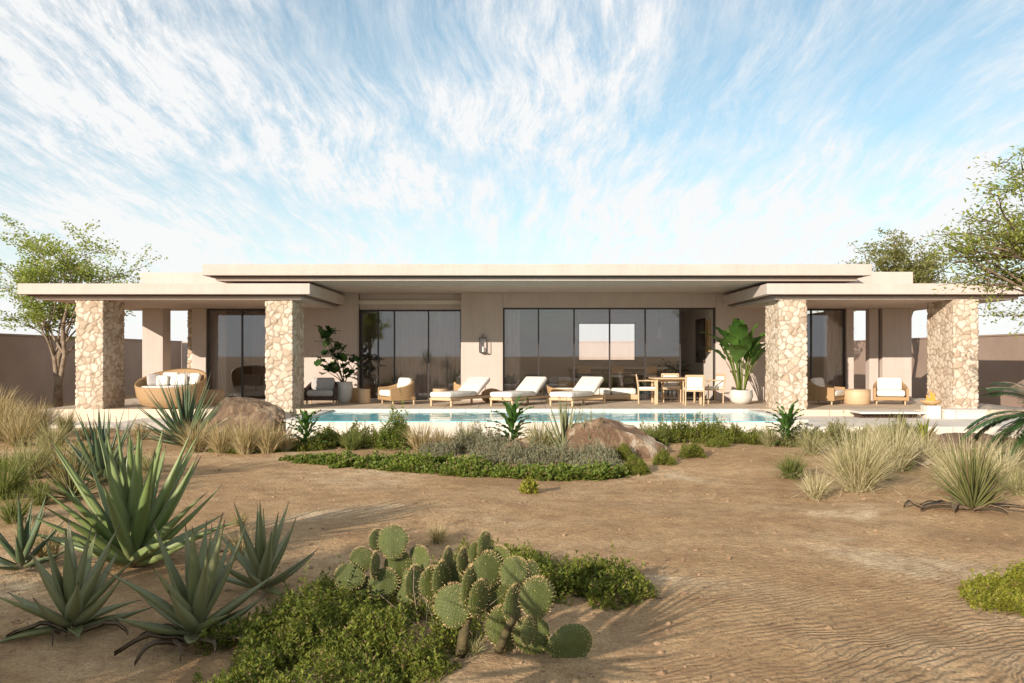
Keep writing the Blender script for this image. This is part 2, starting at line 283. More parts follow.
# ------------------------------------------------------------------ mesh helpers
class MB:
    def __init__(s): s.V = []; s.Fc = []; s.n = 0; s.UV = []
    def arr(s, V, Fa, UV=None):
        V = np.asarray(V, float).reshape(-1, 3); Fa = np.asarray(Fa, int)
        s.V.append(V); s.Fc.append(Fa + s.n); s.n += len(V)
        s.UV.append(UV if UV is not None else np.zeros((len(V), 2)))
        return s
    def box(s, x0, x1, y0, y1, z0, z1):
        V = [(x0,y0,z0),(x1,y0,z0),(x1,y1,z0),(x0,y1,z0),(x0,y0,z1),(x1,y0,z1),(x1,y1,z1),(x0,y1,z1)]
        return s.arr(V, [(0,3,2,1),(4,5,6,7),(0,1,5,4),(1,2,6,5),(2,3,7,6),(3,0,4,7)])
    def rbox(s, c, size, r=.02, seg=2, rot=(0, 0, 0), puff=0.0):
        bm = bmesh.new(); bmesh.ops.create_cube(bm, size=1.0)
        for v in bm.verts: v.co = Vector((v.co.x * size[0], v.co.y * size[1], v.co.z * size[2]))
        bmesh.ops.bevel(bm, geom=list(bm.edges), offset=min(r, min(size) * .49), segments=seg, affect='EDGES', profile=.5)
        M = Matrix.Translation(c) @ (Matrix.Rotation(rot[2], 4, 'Z') @ Matrix.Rotation(rot[1], 4, 'Y') @ Matrix.Rotation(rot[0], 4, 'X'))
        bm.transform(M); s.bm(bm); bm.free(); return s
    def bm(s, bm):
        bm.verts.index_update()
        V = np.array([v.co[:] for v in bm.verts]); q = {}
        for f in bm.faces: q.setdefault(len(f.verts), []).append([v.index for v in f.verts])
        s.V.append(V); s.UV.append(np.zeros((len(V), 2)))
        for k in q: s.Fc.append(np.array(q[k]) + s.n)
        s.n += len(V)
    def tube(s, pts, radii, k=8, cap=True):
        pts = [Vector(p) for p in pts]; n = len(pts); V = []
        up = Vector((0, 0, 1)); prev = None
        for i in range(n):
            d = (pts[min(i + 1, n - 1)] - pts[max(i - 1, 0)]).normalized()
            if prev is None:
                a = d.cross(up); a = d.cross(Vector((1, 0, 0))) if a.length < 1e-3 else a
            else: a = prev - d * prev.dot(d)
            a.normalize(); b = d.cross(a); prev = a
            r = radii[i] if hasattr(radii, '__len__') else radii
            for j in range(k):
                th = 2 * math.pi * j / k; V.append(pts[i] + a * (r * math.cos(th)) + b * (r * math.sin(th)))
        Fa = [(i*k+j, i*k+(j+1) % k, (i+1)*k+(j+1) % k, (i+1)*k+j) for i in range(n - 1) for j in range(k)]
        s.arr([v[:] for v in V], Fa)
        if cap:
            o = s.n - n * k
            s.Fc.append(np.array([[o + j for j in range(k)][::-1]])); s.Fc.append(np.array([[o + (n-1)*k + j for j in range(k)]]))
        return s
    def lathe(s, prof, k=24, c=(0, 0, 0), sx=1, sy=1):
        V = [(c[0]+r*math.cos(2*math.pi*j/k)*sx, c[1]+r*math.sin(2*math.pi*j/k)*sy, c[2]+z) for r, z in prof for j in range(k)]
        n = len(prof)
        return s.arr(V, [(i*k+j, i*k+(j+1) % k, (i+1)*k+(j+1) % k, (i+1)*k+j) for i in range(n-1) for j in range(k)])
    def build(s, name, m, parent=None, smooth=False, off=None, loc=None, uv=False):
        V = np.concatenate(s.V) if s.V else np.zeros((0, 3))
        if off is not None: V = V - np.array(off)
        me = bpy.data.meshes.new(name)
        me.vertices.add(len(V)); me.vertices.foreach_set('co', V.astype(np.float32).ravel())
        li = np.concatenate([f.ravel() for f in s.Fc]); lt = np.concatenate([np.full(len(f), f.shape[1]) for f in s.Fc])
        me.loops.add(len(li)); me.loops.foreach_set('vertex_index', li.astype(np.int32))
        me.polygons.add(len(lt)); ls = np.concatenate([[0], np.cumsum(lt)[:-1]])
        me.polygons.foreach_set('loop_start', ls.astype(np.int32)); me.polygons.foreach_set('loop_total', lt.astype(np.int32))
        me.polygons.foreach_set('use_smooth', np.full(len(lt), bool(smooth)))
        if uv:
            u = me.uv_layers.new(name='UVMap'); UV = np.concatenate(s.UV); u.data.foreach_set('uv', UV[li].astype(np.float32).ravel())
        me.update(calc_edges=True); me.validate()
        me.materials.append(m)
        o = bpy.data.objects.new(name, me); C.objects.link(o)
        if parent is not None: o.parent = parent
        if loc is not None: o.location = loc
        return o
def tag(o, label=None, cat=None, group=None, kind=None):
    if label: o['label'] = label
    if cat: o['category'] = cat
    if group: o['group'] = group
    if kind: o['kind'] = kind
    return o
def thing(name, label, cat, loc, rz=0, group=None, sc=1):
    o = bpy.data.objects.new(name, None); C.objects.link(o); o.location = loc; o.rotation_euler = (0, 0, rz); o.scale = (sc, sc, sc)
    o.empty_display_size = .2
    return tag(o, label, cat, group)
def copy_tree(o, loc, rz=None, label=None, sc=None):
    r = o.copy(); C.objects.link(r); r.location = loc
    if rz is not None: r.rotation_euler = (0, 0, rz)
    if label: r['label'] = label
    if sc: r.scale = (sc, sc, sc)
    for ch in list(o.children):
        c = ch.copy(); C.objects.link(c); c.parent = r
        for g in list(ch.children):
            d = g.copy(); C.objects.link(d); d.parent = c
    return r
def P(px, py, Y): return ((px - 512) / F * Y, Y, EYE - (py - HOR) / F * Y)
def G(px, py, z=GZ):
    Y = F * (EYE - z) / (py - HOR); return ((px - 512) / F * Y, Y, gz((px - 512) / F * Y, Y) if z == GZ else z)

# ------------------------------------------------------------------ ground
def gz(x, y):
    if y > 18.3 or abs(x) > 30: return GZ
    k = min(1.0, max(0.0, (18.3 - y) / 1.5))
    h = .10 * mnoise.noise(Vector((x * .28, y * .28, 3))) + .035 * mnoise.noise(Vector((x * 1.1, y * 1.1, 7)))
    h += .012 * mnoise.noise(Vector((x * 3.7, y * 3.7, 1)))
    return GZ + (h - .0) * k
def build_ground():
    xs = np.concatenate([[-900, -300, -100, -50], np.arange(-30, -9, .5), np.arange(-9, 9, .09), np.arange(9, 30.1, .5), [50, 100, 300, 900]])
    ys = np.concatenate([[-900, -300, -60, -20], np.arange(-6, 1, .5), np.arange(1, 18.5, .09), np.arange(18.6, 50, 1.5), [70, 120, 300, 900, 1800]])
    V = np.array([(x, y, gz(x, y)) for y in ys for x in xs]); nx, ny = len(xs), len(ys)
    i, j = np.meshgrid(np.arange(nx - 1), np.arange(ny - 1)); a = (j * nx + i).ravel()
    mb = MB(); mb.arr(V, np.stack([a, a + 1, a + nx + 1, a + nx], 1)); o = mb.build('ground', SAND, smooth=True); tag(o, kind='structure')
build_ground()

# terrace, lower paving, pool
mb = MB(); mb.box(-12.2, -5.72, 22.0 - .05, 27.5, GZ + .02, 0.0)          # left platform
mb.box(-5.717, 6.9, 22.1, 27.0, GZ + .02, -.003); mb.box(6.903, 13.6, 21.7, 27.5, GZ + .02, 0.0)
tag(mb.build('terrace', FLOORM), kind='structure')
mb = MB(); mb.box(6.45, 15.0, 18.5, 21.69, GZ - .05, -.16)
mb.box(-9.5, -4.95, 20.4, 21.94, GZ - .05, -.22)
mb.box(-12.4, -9.52, 20.9, 21.94, GZ - .05, -.32)
tag(mb.build('lower_paving', COPING), kind='structure')
pool = thing('swimming_pool', 'long rectangular pool with a pale rendered front wall', 'pool', (0.8, 20, GZ))
PX0, PX1, PY0, PY1 = -4.62, 6.1, 18.72, 22.0
def pb(name, m, *boxes):
    b = MB()
    for x in boxes: b.box(*x)
    return b.build(name, m, pool, off=pool.location)
pb('basin_wall', COPING, (PX0 - .30, PX1 + .30, 18.5, 18.66, GZ - .1, -.065), (PX0 - .30, PX0 - .02, 18.663, 22.09, GZ - .1, -.065), (PX1 + .02, PX1 + .30, 18.663, 22.09, GZ - .1, -.065))
pb('coping', COPING, (PX0 - .32, PX1 + .32, PY1 + .0, 22.095, -.08, .004), (PX0 - .34, PX0, 18.48, PY1 - .003, -.062, -.01), (PX1, PX1 + .34, 18.48, PY1 - .003, -.062, -.01))
b = MB(); b.box(PX0, PX1, 18.64, PY1 - .002, GZ - .6, -.052); tag(b.build('water', WATER), kind='structure')

# ------------------------------------------------------------------ house
HO = Vector((0, 26.15, 0))
house = thing('house', 'low flat roofed desert villa with deep overhanging canopies, stone pillars and full height glazing', 'house', HO)
def hp(name, m, boxes, parent=None, smooth=False):
    b = MB()
    for x in boxes: b.box(*x)
    o = b.build(name, m, parent or house, off=HO)
    if m is STUCCO:
        md = o.modifiers.new('bevel', 'BEVEL'); md.width = .012; md.segments = 2
    return o
# main roof
rf = hp('roof', STUCCO, [(-7.88, 9.15, 21.6, 36, 3.425, 3.71)])
hp('soffit', STUCCO, [(-7.62, 8.89, 21.86, 35.8, 3.31, 3.395)], rf)
hp('shadow_gap', GAP_SHADE, [(-7.72, 8.99, 21.76, 35.9, 3.393, 3.427)], rf)
def canopy(x0, x1, back, nm='canopy'):
    c = hp(nm, STUCCO, [(x0, x1, 21.6, back, 2.945, 3.22)])
    hp('soffit', STUCCO, [(x0 + .3, x1 - .3, 21.9, back - .1, 2.83, 2.915)], c)
    hp('shadow_gap', GAP_SHADE, [(x0 + .16, x1 - .16, 21.76, back - .05, 2.913, 2.947)], c)
    return c
canopy(-12.57, -5.14, 27.6); canopy(6.48, 13.35, 27.6)
hp('parapet', STUCCO, [(-10.28, -7.9, 23.5, 33, 3.222, 3.68), (-7.9, -5.3, 23.5, 28, 3.222, 3.307)])
hp('parapet', STUCCO, [(9.17, 11.09, 23.5, 33, 3.222, 3.70), (6.7, 9.17, 23.5, 28, 3.222, 3.307)])
# pillars
def pillar(x0, x1, y0, y1, zb, zt=2.83, name='pillar'):
    """stone clad pillar: every stone stands proud of its joint"""
    cell = .165; st = .016; Wx, Wy = x1 - x0, y1 - y0; per = [(x0, y0), (x1, y0), (x1, y1), (x0, y1), (x0, y0)]; ring = []
    for k in range(4):
        a, b_ = np.array(per[k]), np.array(per[k + 1]); L = np.linalg.norm(b_ - a); n = int(L / st); tv = (b_ - a) / L; nv = np.array([tv[1], -tv[0]])
        for q in range(n):
            p = a + (b_ - a) * q / n; e = min(q, n - q) / 1.0
            nn_ = nv if q > 0 else (nv + np.array([(lambda d: d[1])(( a - np.array(per[k - 1 if k else 3])) / 1.0), 0]) * 0 + nv)
            ring.append((*p, *nv, q == 0))
    ring = [list(r) for r in ring]; nr = len(ring)
    for q in range(nr):
        if ring[q][4]: pv = ring[q - 1]; d = np.array([ring[q][2] + pv[2], ring[q][3] + pv[3]]); d = d / np.linalg.norm(d) * 1.25; ring[q][2], ring[q][3] = d
    zs = np.arange(zb, zt + st, st); zs[-1] = zt; nz = len(zs); rg = np.array([r[:4] for r in ring], float)
    Pt = np.zeros((nz, nr, 3)); Pt[:, :, 0] = rg[None, :, 0]; Pt[:, :, 1] = rg[None, :, 1]; Pt[:, :, 2] = zs[:, None]; Q = Pt.reshape(-1, 3)
    r = np.random.default_rng(int(abs(x0) * 100)); cs = np.array([cell * 1.1, cell * 1.1, cell * .85])
    lo = np.floor((Q.min(0)) / cs).astype(int) - 2; hi = np.ceil(Q.max(0) / cs).astype(int) + 2; dim = hi - lo + 1
    jit = r.random((*dim, 3)); tone = r.random(tuple(dim))
    wob = np.stack([np.sin(Q[:, 2] * 21 + Q[:, 0] * 13), np.sin(Q[:, 2] * 17 + Q[:, 0] * 9), np.sin(Q[:, 0] * 19 + Q[:, 1] * 23)], 1) * .012
    Qw = Q + wob; base = np.floor(Qw / cs).astype(int); D = []; T_ = []
    for dx in (-1, 0, 1):
        for dy in (-1, 0, 1):
            for dz in (-1, 0, 1):
                c = base + np.array([dx, dy, dz]); ii = c - lo; jj = jit[ii[:, 0], ii[:, 1], ii[:, 2]]; sd = (c + jj) * cs
                D.append(np.linalg.norm(Qw - sd, axis=1)); T_.append(tone[ii[:, 0], ii[:, 1], ii[:, 2]])
    D = np.array(D); T_ = np.array(T_); o_ = np.argsort(D, 0)[:2]; ar = np.arange(len(Q)); d1, d2 = D[o_[0], ar], D[o_[1], ar]; tn = T_[o_[0], ar]
    e = np.clip((d2 - d1) / .045, 0, 1); rel = (1 - (1 - e) ** 2) * .024 + tn * .014 - .012
    Q2 = Q.copy(); nrm = np.tile(rg[:, 2:4], (nz, 1)); Q2[:, :2] += nrm * rel[:, None]
    ix = np.arange(nr); A = (np.arange(nz - 1) * nr)[:, None]; Fa = np.stack([A + ix, A + (ix + 1) % nr, A + nr + (ix + 1) % nr, A + nr + ix], 2).reshape(-1, 4)
    o = MB().arr(Q2, Fa).build(name, STONE, house, smooth=True, off=HO)
    at = o.data.attributes.new('stone_tone', 'FLOAT', 'POINT'); at.data.foreach_set('value', tn.astype(np.float32))
    at = o.data.attributes.new('mortar', 'FLOAT', 'POINT'); at.data.foreach_set('value', np.clip(1 - (d2 - d1) / .026, 0, 1).astype(np.float32))
    return o
pillar(-11.28, -10.59, 22.0, 23.2, GZ - .1); pillar(-6.37, -5.69, 22.0, 23.2, -.25); pillar(6.91, 7.61, 21.95, 23.15, -.25); pillar(11.39, 12.0, 21.9, 23.3, -.3)
# facade walls (front plane Y = 26.15, central section up to the main soffit)
T = .3; Y0 = 26.15
hp('wall', STUCCO, [(-6.9, -4.76, Y0, Y0 + T, -.002, 3.31)])
hp('wall', STUCCO, [(-4.757, -1.573, Y0 + .35, Y0 + .35 + T, 2.82, 3.31)])
hp('wall', STUCCO, [(-1.57, -.28, Y0, Y0 + .65, -.002, 3.31)])
hp('wall', STUCCO, [(-.277, 6.277, Y0, Y0 + T, 2.86, 3.31)])
hp('wall', STUCCO, [(6.28, 9.05, Y0, Y0 + T, -.002, 3.31)])
hp('wall', STUCCO, [(-11.38, -10.74, Y0, Y0 + .6, -.002, 2.83)])
hp('wall', STUCCO, [(-9.85, -9.42, Y0, Y0 + T, -.002, 2.83)])
hp('wall', STUCCO, [(11.04, 11.32, Y0 + .1, Y0 + .4, -.002, 2.83)])
hp('wall', STUCCO, [(11.41, 12.3, Y0, Y0 + .5, -.002, 2.83)])
hp('wall', STUCCO, [(10.3, 10.52, Y0, 32.0, -.002, 2.83)])
pillar(-10.08, -9.87, Y0 + .3, Y0 + .6, -.002, 2.83, 'stone_pier')
# room shells behind the glazing
hp('interior_floor', FLOORM, [(-9.84, 10.3, 27.01, 32.2, -.2, -.004)])
hp('interior_ceiling', STUCCO_IN, [(-9.84, 10.3, Y0 + T + .001, 32.2, 2.98, 3.1)])
hp('rear_wall', STUCCO_IN, [(-9.84, 2.48, 32.0, 32.25, 0, 2.98), (4.67, 10.3, 32.0, 32.25, 0, 2.98), (2.48, 4.67, 32.0, 32.25, 0, 1.17), (2.48, 4.67, 32.0, 32.25, 2.62, 2.98)])
for _b in [(-9.86, -9.66, Y0 + T + .002, 32, 0, 2.98), (-6.0, -5.8, Y0 + T + .002, 32, 0, 2.98), (-1.5, -1.3, Y0 + .66, 32, 0, 2.98), (6.3, 6.5, Y0 + T + .002, 32, 0, 2.98)]: hp('inner_wall', STUCCO_IN, [_b])
rw = hp('rear_window', DARKMETAL, [(2.48, 2.53, 32.02, 32.1, 1.17, 2.62), (4.62, 4.67, 32.02, 32.1, 1.17, 2.62), (2.53, 4.62, 32.02, 32.1, 1.17, 1.22), (2.53, 4.62, 32.02, 32.1, 2.57, 2.62)])
hp('pane', CLEAR, [(2.53, 4.62, 32.05, 32.06, 1.22, 2.57)], rw)
def glazing(xs, yy, z1, z0=0.0, skip=()):
    fr = hp('window', DARKMETAL, [(xs[0], xs[-1], yy, yy + .09, z1 - .05, z1), (xs[0], xs[-1], yy, yy + .09, z0, z0 + .035)] +
            [(x - (.0 if i == 0 else .05 if i == len(xs) - 1 else .022), x + (.05 if i == 0 else 0 if i == len(xs) - 1 else .022), yy + .002, yy + .088, z0 + .035, z1 - .05) for i, x in enumerate(xs)])
    for i in range(len(xs) - 1):
        if i in skip: continue
        a = .05 if i == 0 else .022; c = .05 if i == len(xs) - 2 else .022
        hp('pane', GLASS, [(xs[i] + a, xs[i + 1] - c, yy + .035, yy + .047, z0 + .035, z1 - .05)], fr)
glazing([-4.757, -4.20, -3.69, -2.62, -1.573], Y0 + .5, 2.82)
glazing([-.277, .82, 1.92, 3.02, 4.12, 5.2, 6.277], Y0 + .12, 2.86, skip=(5,))
glazing([-9.42, -8.34, -7.3, -6.9], Y0 + .1, 2.83)
glazing([9.05, 9.25, 10.3], Y0 + .1, 2.83)
def curtain(x0, x1, y, z1, a=.035, seed=0):
    n = int((x1 - x0) / .02); xs = np.linspace(x0, x1, n); ph = seed
    ys = y + a * np.sin(xs * 2 * math.pi / .13 + ph) + .012 * np.sin(xs * 31 + ph)
    V = [(xx, yy, z) for z in (0.01, z1) for xx, yy in zip(xs, ys)]
    b = MB(); b.arr(V, [(i, i + 1, n + i + 1, n + i) for i in range(n - 1)])
    return b.build('curtain', CURT, house, smooth=True, off=HO)
curtain(-3.75, -1.62, 27.2, 2.9); curtain(-8.95, -6.95, 29.2, 2.9, seed=1)
curtain(-9.4, -8.95, 26.6, 2.9, seed=2); curtain(9.75, 10.28, 26.6, 2.9, seed=3)
curtain(-.2, .25, 26.6, 2.9, seed=4)

# boundary walls
def bwall(label, x0, x1, y0, y1, top, wm=None):
    wm = wm or WALLM
    c = ((x0 + x1) / 2, (y0 + y1) / 2, GZ); t = thing('boundary_wall', label, 'wall', c)
    b = MB(); b.box(x0, x1, y0, y1, GZ - .1, top - .06); b.build('wall', wm, t, off=c)
    b = MB(); b.box(x0 - .03, x1 + .03, y0 - .03, y1 + .03, top - .058, top); b.build('cap', wm, t, off=c)
bwall('brown rendered garden wall behind the tree left of the house', -17.3, -17.0, 19, 43.7, 2.12)
bwall('brown rendered garden wall at the right edge beyond the dappled pillar', 17.0, 17.3, 19, 43.7, 2.12)
bwall('pale rear garden wall seen through the villa windows and openings', -17.3, 17.3, 44, 44.3, 2.12, STUCCO)

# ------------------------------------------------------------------ vegetation generators
def leaf_cards(cent, dirs, L, Wd, up_bias=0.0, fold=.0):
    """rhombus leaves: centres (N,3), dirs (N,3), length L, width Wd arrays"""
    N = len(cent); d = dirs / (np.linalg.norm(dirs, axis=1, keepdims=True) + 1e-9)
    r = rng.normal(size=(N, 3)); r[:, 2] += 0
    s = np.cross(d, r); s /= np.linalg.norm(s, axis=1, keepdims=True) + 1e-9
    if up_bias:
        s2 = np.cross(d, np.array([0, 0, 1.0])); s = s * (1 - up_bias) + s2 * up_bias; s /= np.linalg.norm(s, axis=1, keepdims=True) + 1e-9
    L = np.broadcast_to(L, (N,))[:, None]; Wd = np.broadcast_to(Wd, (N,))[:, None]
    n = np.cross(s, d)
    V = np.stack([cent, cent + d * L * .45 + s * Wd * .5 + n * L * .06, cent + d * L, cent + d * L * .45 - s * Wd * .5 + n * L * .06], 1).reshape(-1, 3)
    Fa = np.arange(N * 4).reshape(N, 4)
    return V, Fa
def tree(name, label, cat, base, trunk_pts, leafm, barkm, crown_c, crown_r, n_br, leafL, leafW, n_leaf_per, seed, group=None, r0=.12, droop=.0, multi=1, layered=.5, bare=0.0):
    rs = random.Random(seed); t = thing(name, label, cat, base, group=group)
    tb = MB(); tips = []
    cc = Vector(crown_c); cr = Vector(crown_r)
    forks = []
    for m in range(multi):
        pts = [Vector(p) for p in trunk_pts[m]]; n = len(pts)
        rad = [r0 * (1 - .6 * i / (n - 1)) * (1.0 if i else 1.3) for i in range(n)]
        tb.tube(pts, rad, 9); forks.append((pts, rad))
    def grow(p, d, r, length, lvl):
        pts = [p]; q = p.copy(); dd = d.copy(); ns = 5
        for i in range(ns):
            dd = (dd + Vector((rs.uniform(-1, 1), rs.uniform(-1, 1), rs.uniform(-.6, .9 - droop))) * .22).normalized()
            q = q + dd * (length / ns); pts.append(q.copy())
        tb.tube(pts, [max(.004, r * (1 - .75 * i / ns)) for i in range(ns + 1)], 6 if lvl < 2 else 4, cap=False)
        if lvl >= 2:
            for i in range(1, ns + 1): tips.append((pts[i], (pts[i] - pts[i - 1]).normalized()))
            return
        for k in range(4 if lvl == 0 else 4):
            i = rs.randint(2, ns); o = Vector((rs.gauss(0, 1), rs.gauss(0, 1), rs.gauss(.15, .5))).normalized()
            nd = (dd * .55 + o * .8).normalized(); nd.z *= (1 - layered * .5)
            grow(pts[i], nd.normalized(), r * .5, length * rs.uniform(.5, .72), lvl + 1)
    for k in range(n_br):
        pts, rad = forks[k % multi]; i = rs.randint(max(1, len(pts) - 3), len(pts) - 1)
        # aim at a random point in the crown ellipsoid shell
        o = Vector((rs.gauss(0, 1), rs.gauss(0, 1), rs.gauss(0.1, .8))).normalized()
        tgt = cc + Vector((o.x * cr.x, o.y * cr.y, o.z * cr.z)) * rs.uniform(.45, .85)
        v = tgt - pts[i]; grow(pts[i], (v.normalized() + Vector((0, 0, .12))).normalized(), rad[i] * .6, v.length * .72, 0)
    tb.build('trunk', barkm, t, smooth=True)
    tips = [x for x in tips if rs.random() > bare]
    Pn = np.array([x[0][:] for x in tips]); Dn = np.array([x[1][:] for x in tips])
    k = n_leaf_per; N = len(Pn) * k
    cent = np.repeat(Pn, k, 0) + rng.normal(size=(N, 3)) * np.array([.085, .085, .05]) * (leafL / .06) ** .5
    dr = np.repeat(Dn, k, 0) * .6 + rng.normal(size=(N, 3)) * np.array([1, 1, .55])
    V, Fa = leaf_cards(cent, dr, rng.uniform(.6, 1.2, N) * leafL, rng.uniform(.7, 1.2, N) * leafW, layered)
    MB().arr(V, Fa).build('crown', leafm, t)
    return t
def blades(n, h, spread, wd, seed, lean=.5, droop=.5, rbase=.08, seg=4, hvar=.6):
    r = np.random.default_rng(seed); az = r.uniform(0, 2 * np.pi, n); le = np.abs(r.normal(0, lean, n)).clip(0, 1.35)
    H = h * (1 - hvar * r.random(n)); rb = rbase * np.sqrt(r.random(n)); a2 = az + r.normal(0, .5, n)
    bx, by = rb * np.cos(a2), rb * np.sin(a2)
    V = np.zeros((n, (seg + 1) * 2, 3)); ang = le * .45; x = np.zeros(n); z = np.zeros(n)
    wa = r.uniform(0, 2 * np.pi, n)
    dr = droop * (0.3 + le) * r.uniform(.5, 1.4, n)
    for i in range(seg + 1):
        f = i / seg; w = wd * (1 - f) ** .7 * .5 + .0006
        cx = bx + x * np.cos(az) * spread; cy = by + x * np.sin(az) * spread
        V[:, 2*i] = np.stack([cx - w * np.sin(wa), cy + w * np.cos(wa), z], 1); V[:, 2*i+1] = np.stack([cx + w * np.sin(wa), cy - w * np.cos(wa), z], 1)
        ang = ang + dr / seg + le * .12; x = x + H / seg * np.sin(ang); z = z + H / seg * np.cos(ang)
    b = (np.arange(n) * (seg + 1) * 2)[:, None]
    Fa = np.concatenate([b + np.array([[2*i, 2*i+1, 2*i+3, 2*i+2]]) for i in range(seg)], 0)
    return V.reshape(-1, 3), Fa
def grass(label, px, py, h, m, seed, n=500, wd=.009, lean=.5, droop=.6, rbase=.10, spread=1.0, group='desert grass clumps', name='grass_clump', loc=None):
    V, Fa = blades(n, h, spread, wd, seed, lean, droop, rbase)
    o = MB().arr(V, Fa).build(name, m, loc=loc or G(px, py)); return tag(o, label, 'grass', group)
def agave_mesh(n, L, Wd, seed, a0=8, a1=78, curl=.35, seg=9, thick=.16, r0=.06, jitter=.1):
    rs = random.Random(seed); mb = MB()
    for k in range(n):
        f = k / max(1, n - 1)                       # 0 inner/upright .. 1 outer
        az = k * 2.39996 + rs.uniform(-.25, .25); inc = R(a0 + (a1 - a0) * f ** .9 + rs.uniform(-7, 7))
        l = L * (.80 + .28 * math.sin(math.pi * min(1, f + .25))) * rs.uniform(1 - jitter, 1 + jitter); w = Wd * rs.uniform(.85, 1.15)
        p = Vector((math.cos(az) * r0 * f, math.sin(az) * r0 * f, .02 + .10 * (1 - f)))
        out = Vector((math.cos(az), math.sin(az), 0)); side = Vector((-math.sin(az), math.cos(az), 0))
        ang = inc; cb = curl * rs.uniform(-1.1, .75) * (0.4 + f); rows = []; uvs = []; tw = rs.uniform(-.25, .25)
        for i in range(seg + 1):
            u = i / seg
            ww = w * (.62 + .38 * math.sin(math.pi * min(1, u * 1.15 + .12))) * (1 - u ** 2.6) if u < .985 else .0015
            ww = max(ww, .0015)
            d = out * math.sin(ang) + Vector((0, 0, 1)) * math.cos(ang); nrm = (Vector((0, 0, 1)) * math.sin(ang) - out * math.cos(ang))
            sd = (side * math.cos(tw * u) + nrm * math.sin(tw * u)); nr = nrm * math.cos(tw * u) - side * math.sin(tw * u)
            th = ww * thick + .002
            cup = .20 * ww
            for a_, b_ in ((-.5, cup), (-.25, cup * .25), (0, 0), (.25, cup * .25), (.5, cup), (.28, -th * 1.1 + cup * .2), (0, -th * 1.5), (-.28, -th * 1.1 + cup * .2)):
                rows.append((p + sd * (a_ * ww) + nr * b_)[:]); uvs.append((.5 + a_, u))
            p = p + d * (l / seg); ang += cb / seg
        Fa = [(i*8+j, i*8+(j+1) % 8, (i+1)*8+(j+1) % 8, (i+1)*8+j) for i in range(seg) for j in range(8)]
        mb.arr(rows, Fa, np.array(uvs))
    return mb
def agave(label, loc, n, L, Wd, seed, m, a0=8, a1=78, curl=.35, name='agave', group='agaves and yuccas', **k):
    o = agave_mesh(n, L, Wd, seed, a0, a1, curl, **k).build(name, m, smooth=True, uv=True, loc=loc); return tag(o, label, 'plant', group)
def sprig_mass(heightf, sampler, n, leafL, leafW, per=14, stemh=.16, seed=1, narrow=False):
    """n sprigs rooted on points from sampler; height from heightf(x,y)"""
    r = np.random.default_rng(seed); pts = sampler(n, r); H = heightf(pts[:, 0], pts[:, 1])
    k = per; N = len(pts) * k
    rad = stemh * .16
    top = np.stack([pts[:, 0], pts[:, 1], H * r.uniform(.5, 1.0, len(pts)) * np.where(r.random(len(pts)) < .06, 1.45, 1.0)], 1)
    ax = np.stack([r.normal(0, .35, len(pts)), r.normal(0, .35, len(pts)), np.ones(len(pts))], 1); ax /= np.linalg.norm(ax, axis=1, keepdims=True)
    tt = r.random((len(pts), k)) ** .8
    cent = top[:, None, :] - ax[:, None, :] * (tt * stemh)[:, :, None]
    phi = r.uniform(0, 2 * np.pi, (len(pts), k)); ho = np.stack([np.cos(phi), np.sin(phi), np.zeros_like(phi)], 2)
    upk = (.9 - tt)[:, :, None]
    d = ho * (.6 + .5 * tt[:, :, None]) + ax[:, None, :] * upk * (1.6 if narrow else 1.0)
    V, Fa = leaf_cards(cent.reshape(-1, 3), d.reshape(-1, 3), r.uniform(.6, 1.15, N) * leafL, r.uniform(.7, 1.1, N) * leafW, .65)
    return V, Fa
def blob_shape(ells, seed):
    """ellipses [(cx,cy,rx,ry,h)] -> height function and sampler (lumpy)"""
    def hf(x, y):
        h = np.zeros_like(x)
        for cx, cy, rx, ry, hh in ells:
            q = 1 - ((x - cx) / rx) ** 2 - ((y - cy) / ry) ** 2; h = np.maximum(h, hh * np.sqrt(np.clip(q, 0, 1)))
        lump = np.array([mnoise.noise(Vector((a * 4.2, b * 4.2, seed))) for a, b in zip(x, y)])
        l2 = np.array([mnoise.noise(Vector((a * 11, b * 11, seed + 2))) for a, b in zip(x, y)])
        return h * (.80 + .75 * lump + .35 * l2).clip(.15, 2) + .02
    def sm(n, r):
        ar = np.array([e[2] * e[3] for e in ells]); idx = r.choice(len(ells), n, p=ar / ar.sum()); e = np.array(ells)[idx]
        a = r.uniform(0, 2 * np.pi, n); q = np.sqrt(r.random(n)) * (1 + .10 * np.sin(a * 5 + seed) + .06 * np.sin(a * 11))
        P2 = np.stack([e[:, 0] + e[:, 2] * q * np.cos(a), e[:, 1] + e[:, 3] * q * np.sin(a)], 1)
        keep = np.array([mnoise.noise(Vector((x * 2.6, y * 2.6, seed + 9))) > -.30 for x, y in P2]); return P2[keep]
    return hf, sm
def shrub(name, label, cat, loc, ells, n, leafL, leafW, m, seed, per=14, stemh=.14, group=None, kind=None, narrow=False):
    hf, sm = blob_shape(ells, seed); V, Fa = sprig_mass(hf, sm, n, leafL, leafW, per, stemh, seed, narrow)
    o = MB().arr(V, Fa).build(name, m, loc=loc); return tag(o, label, cat, group, kind)
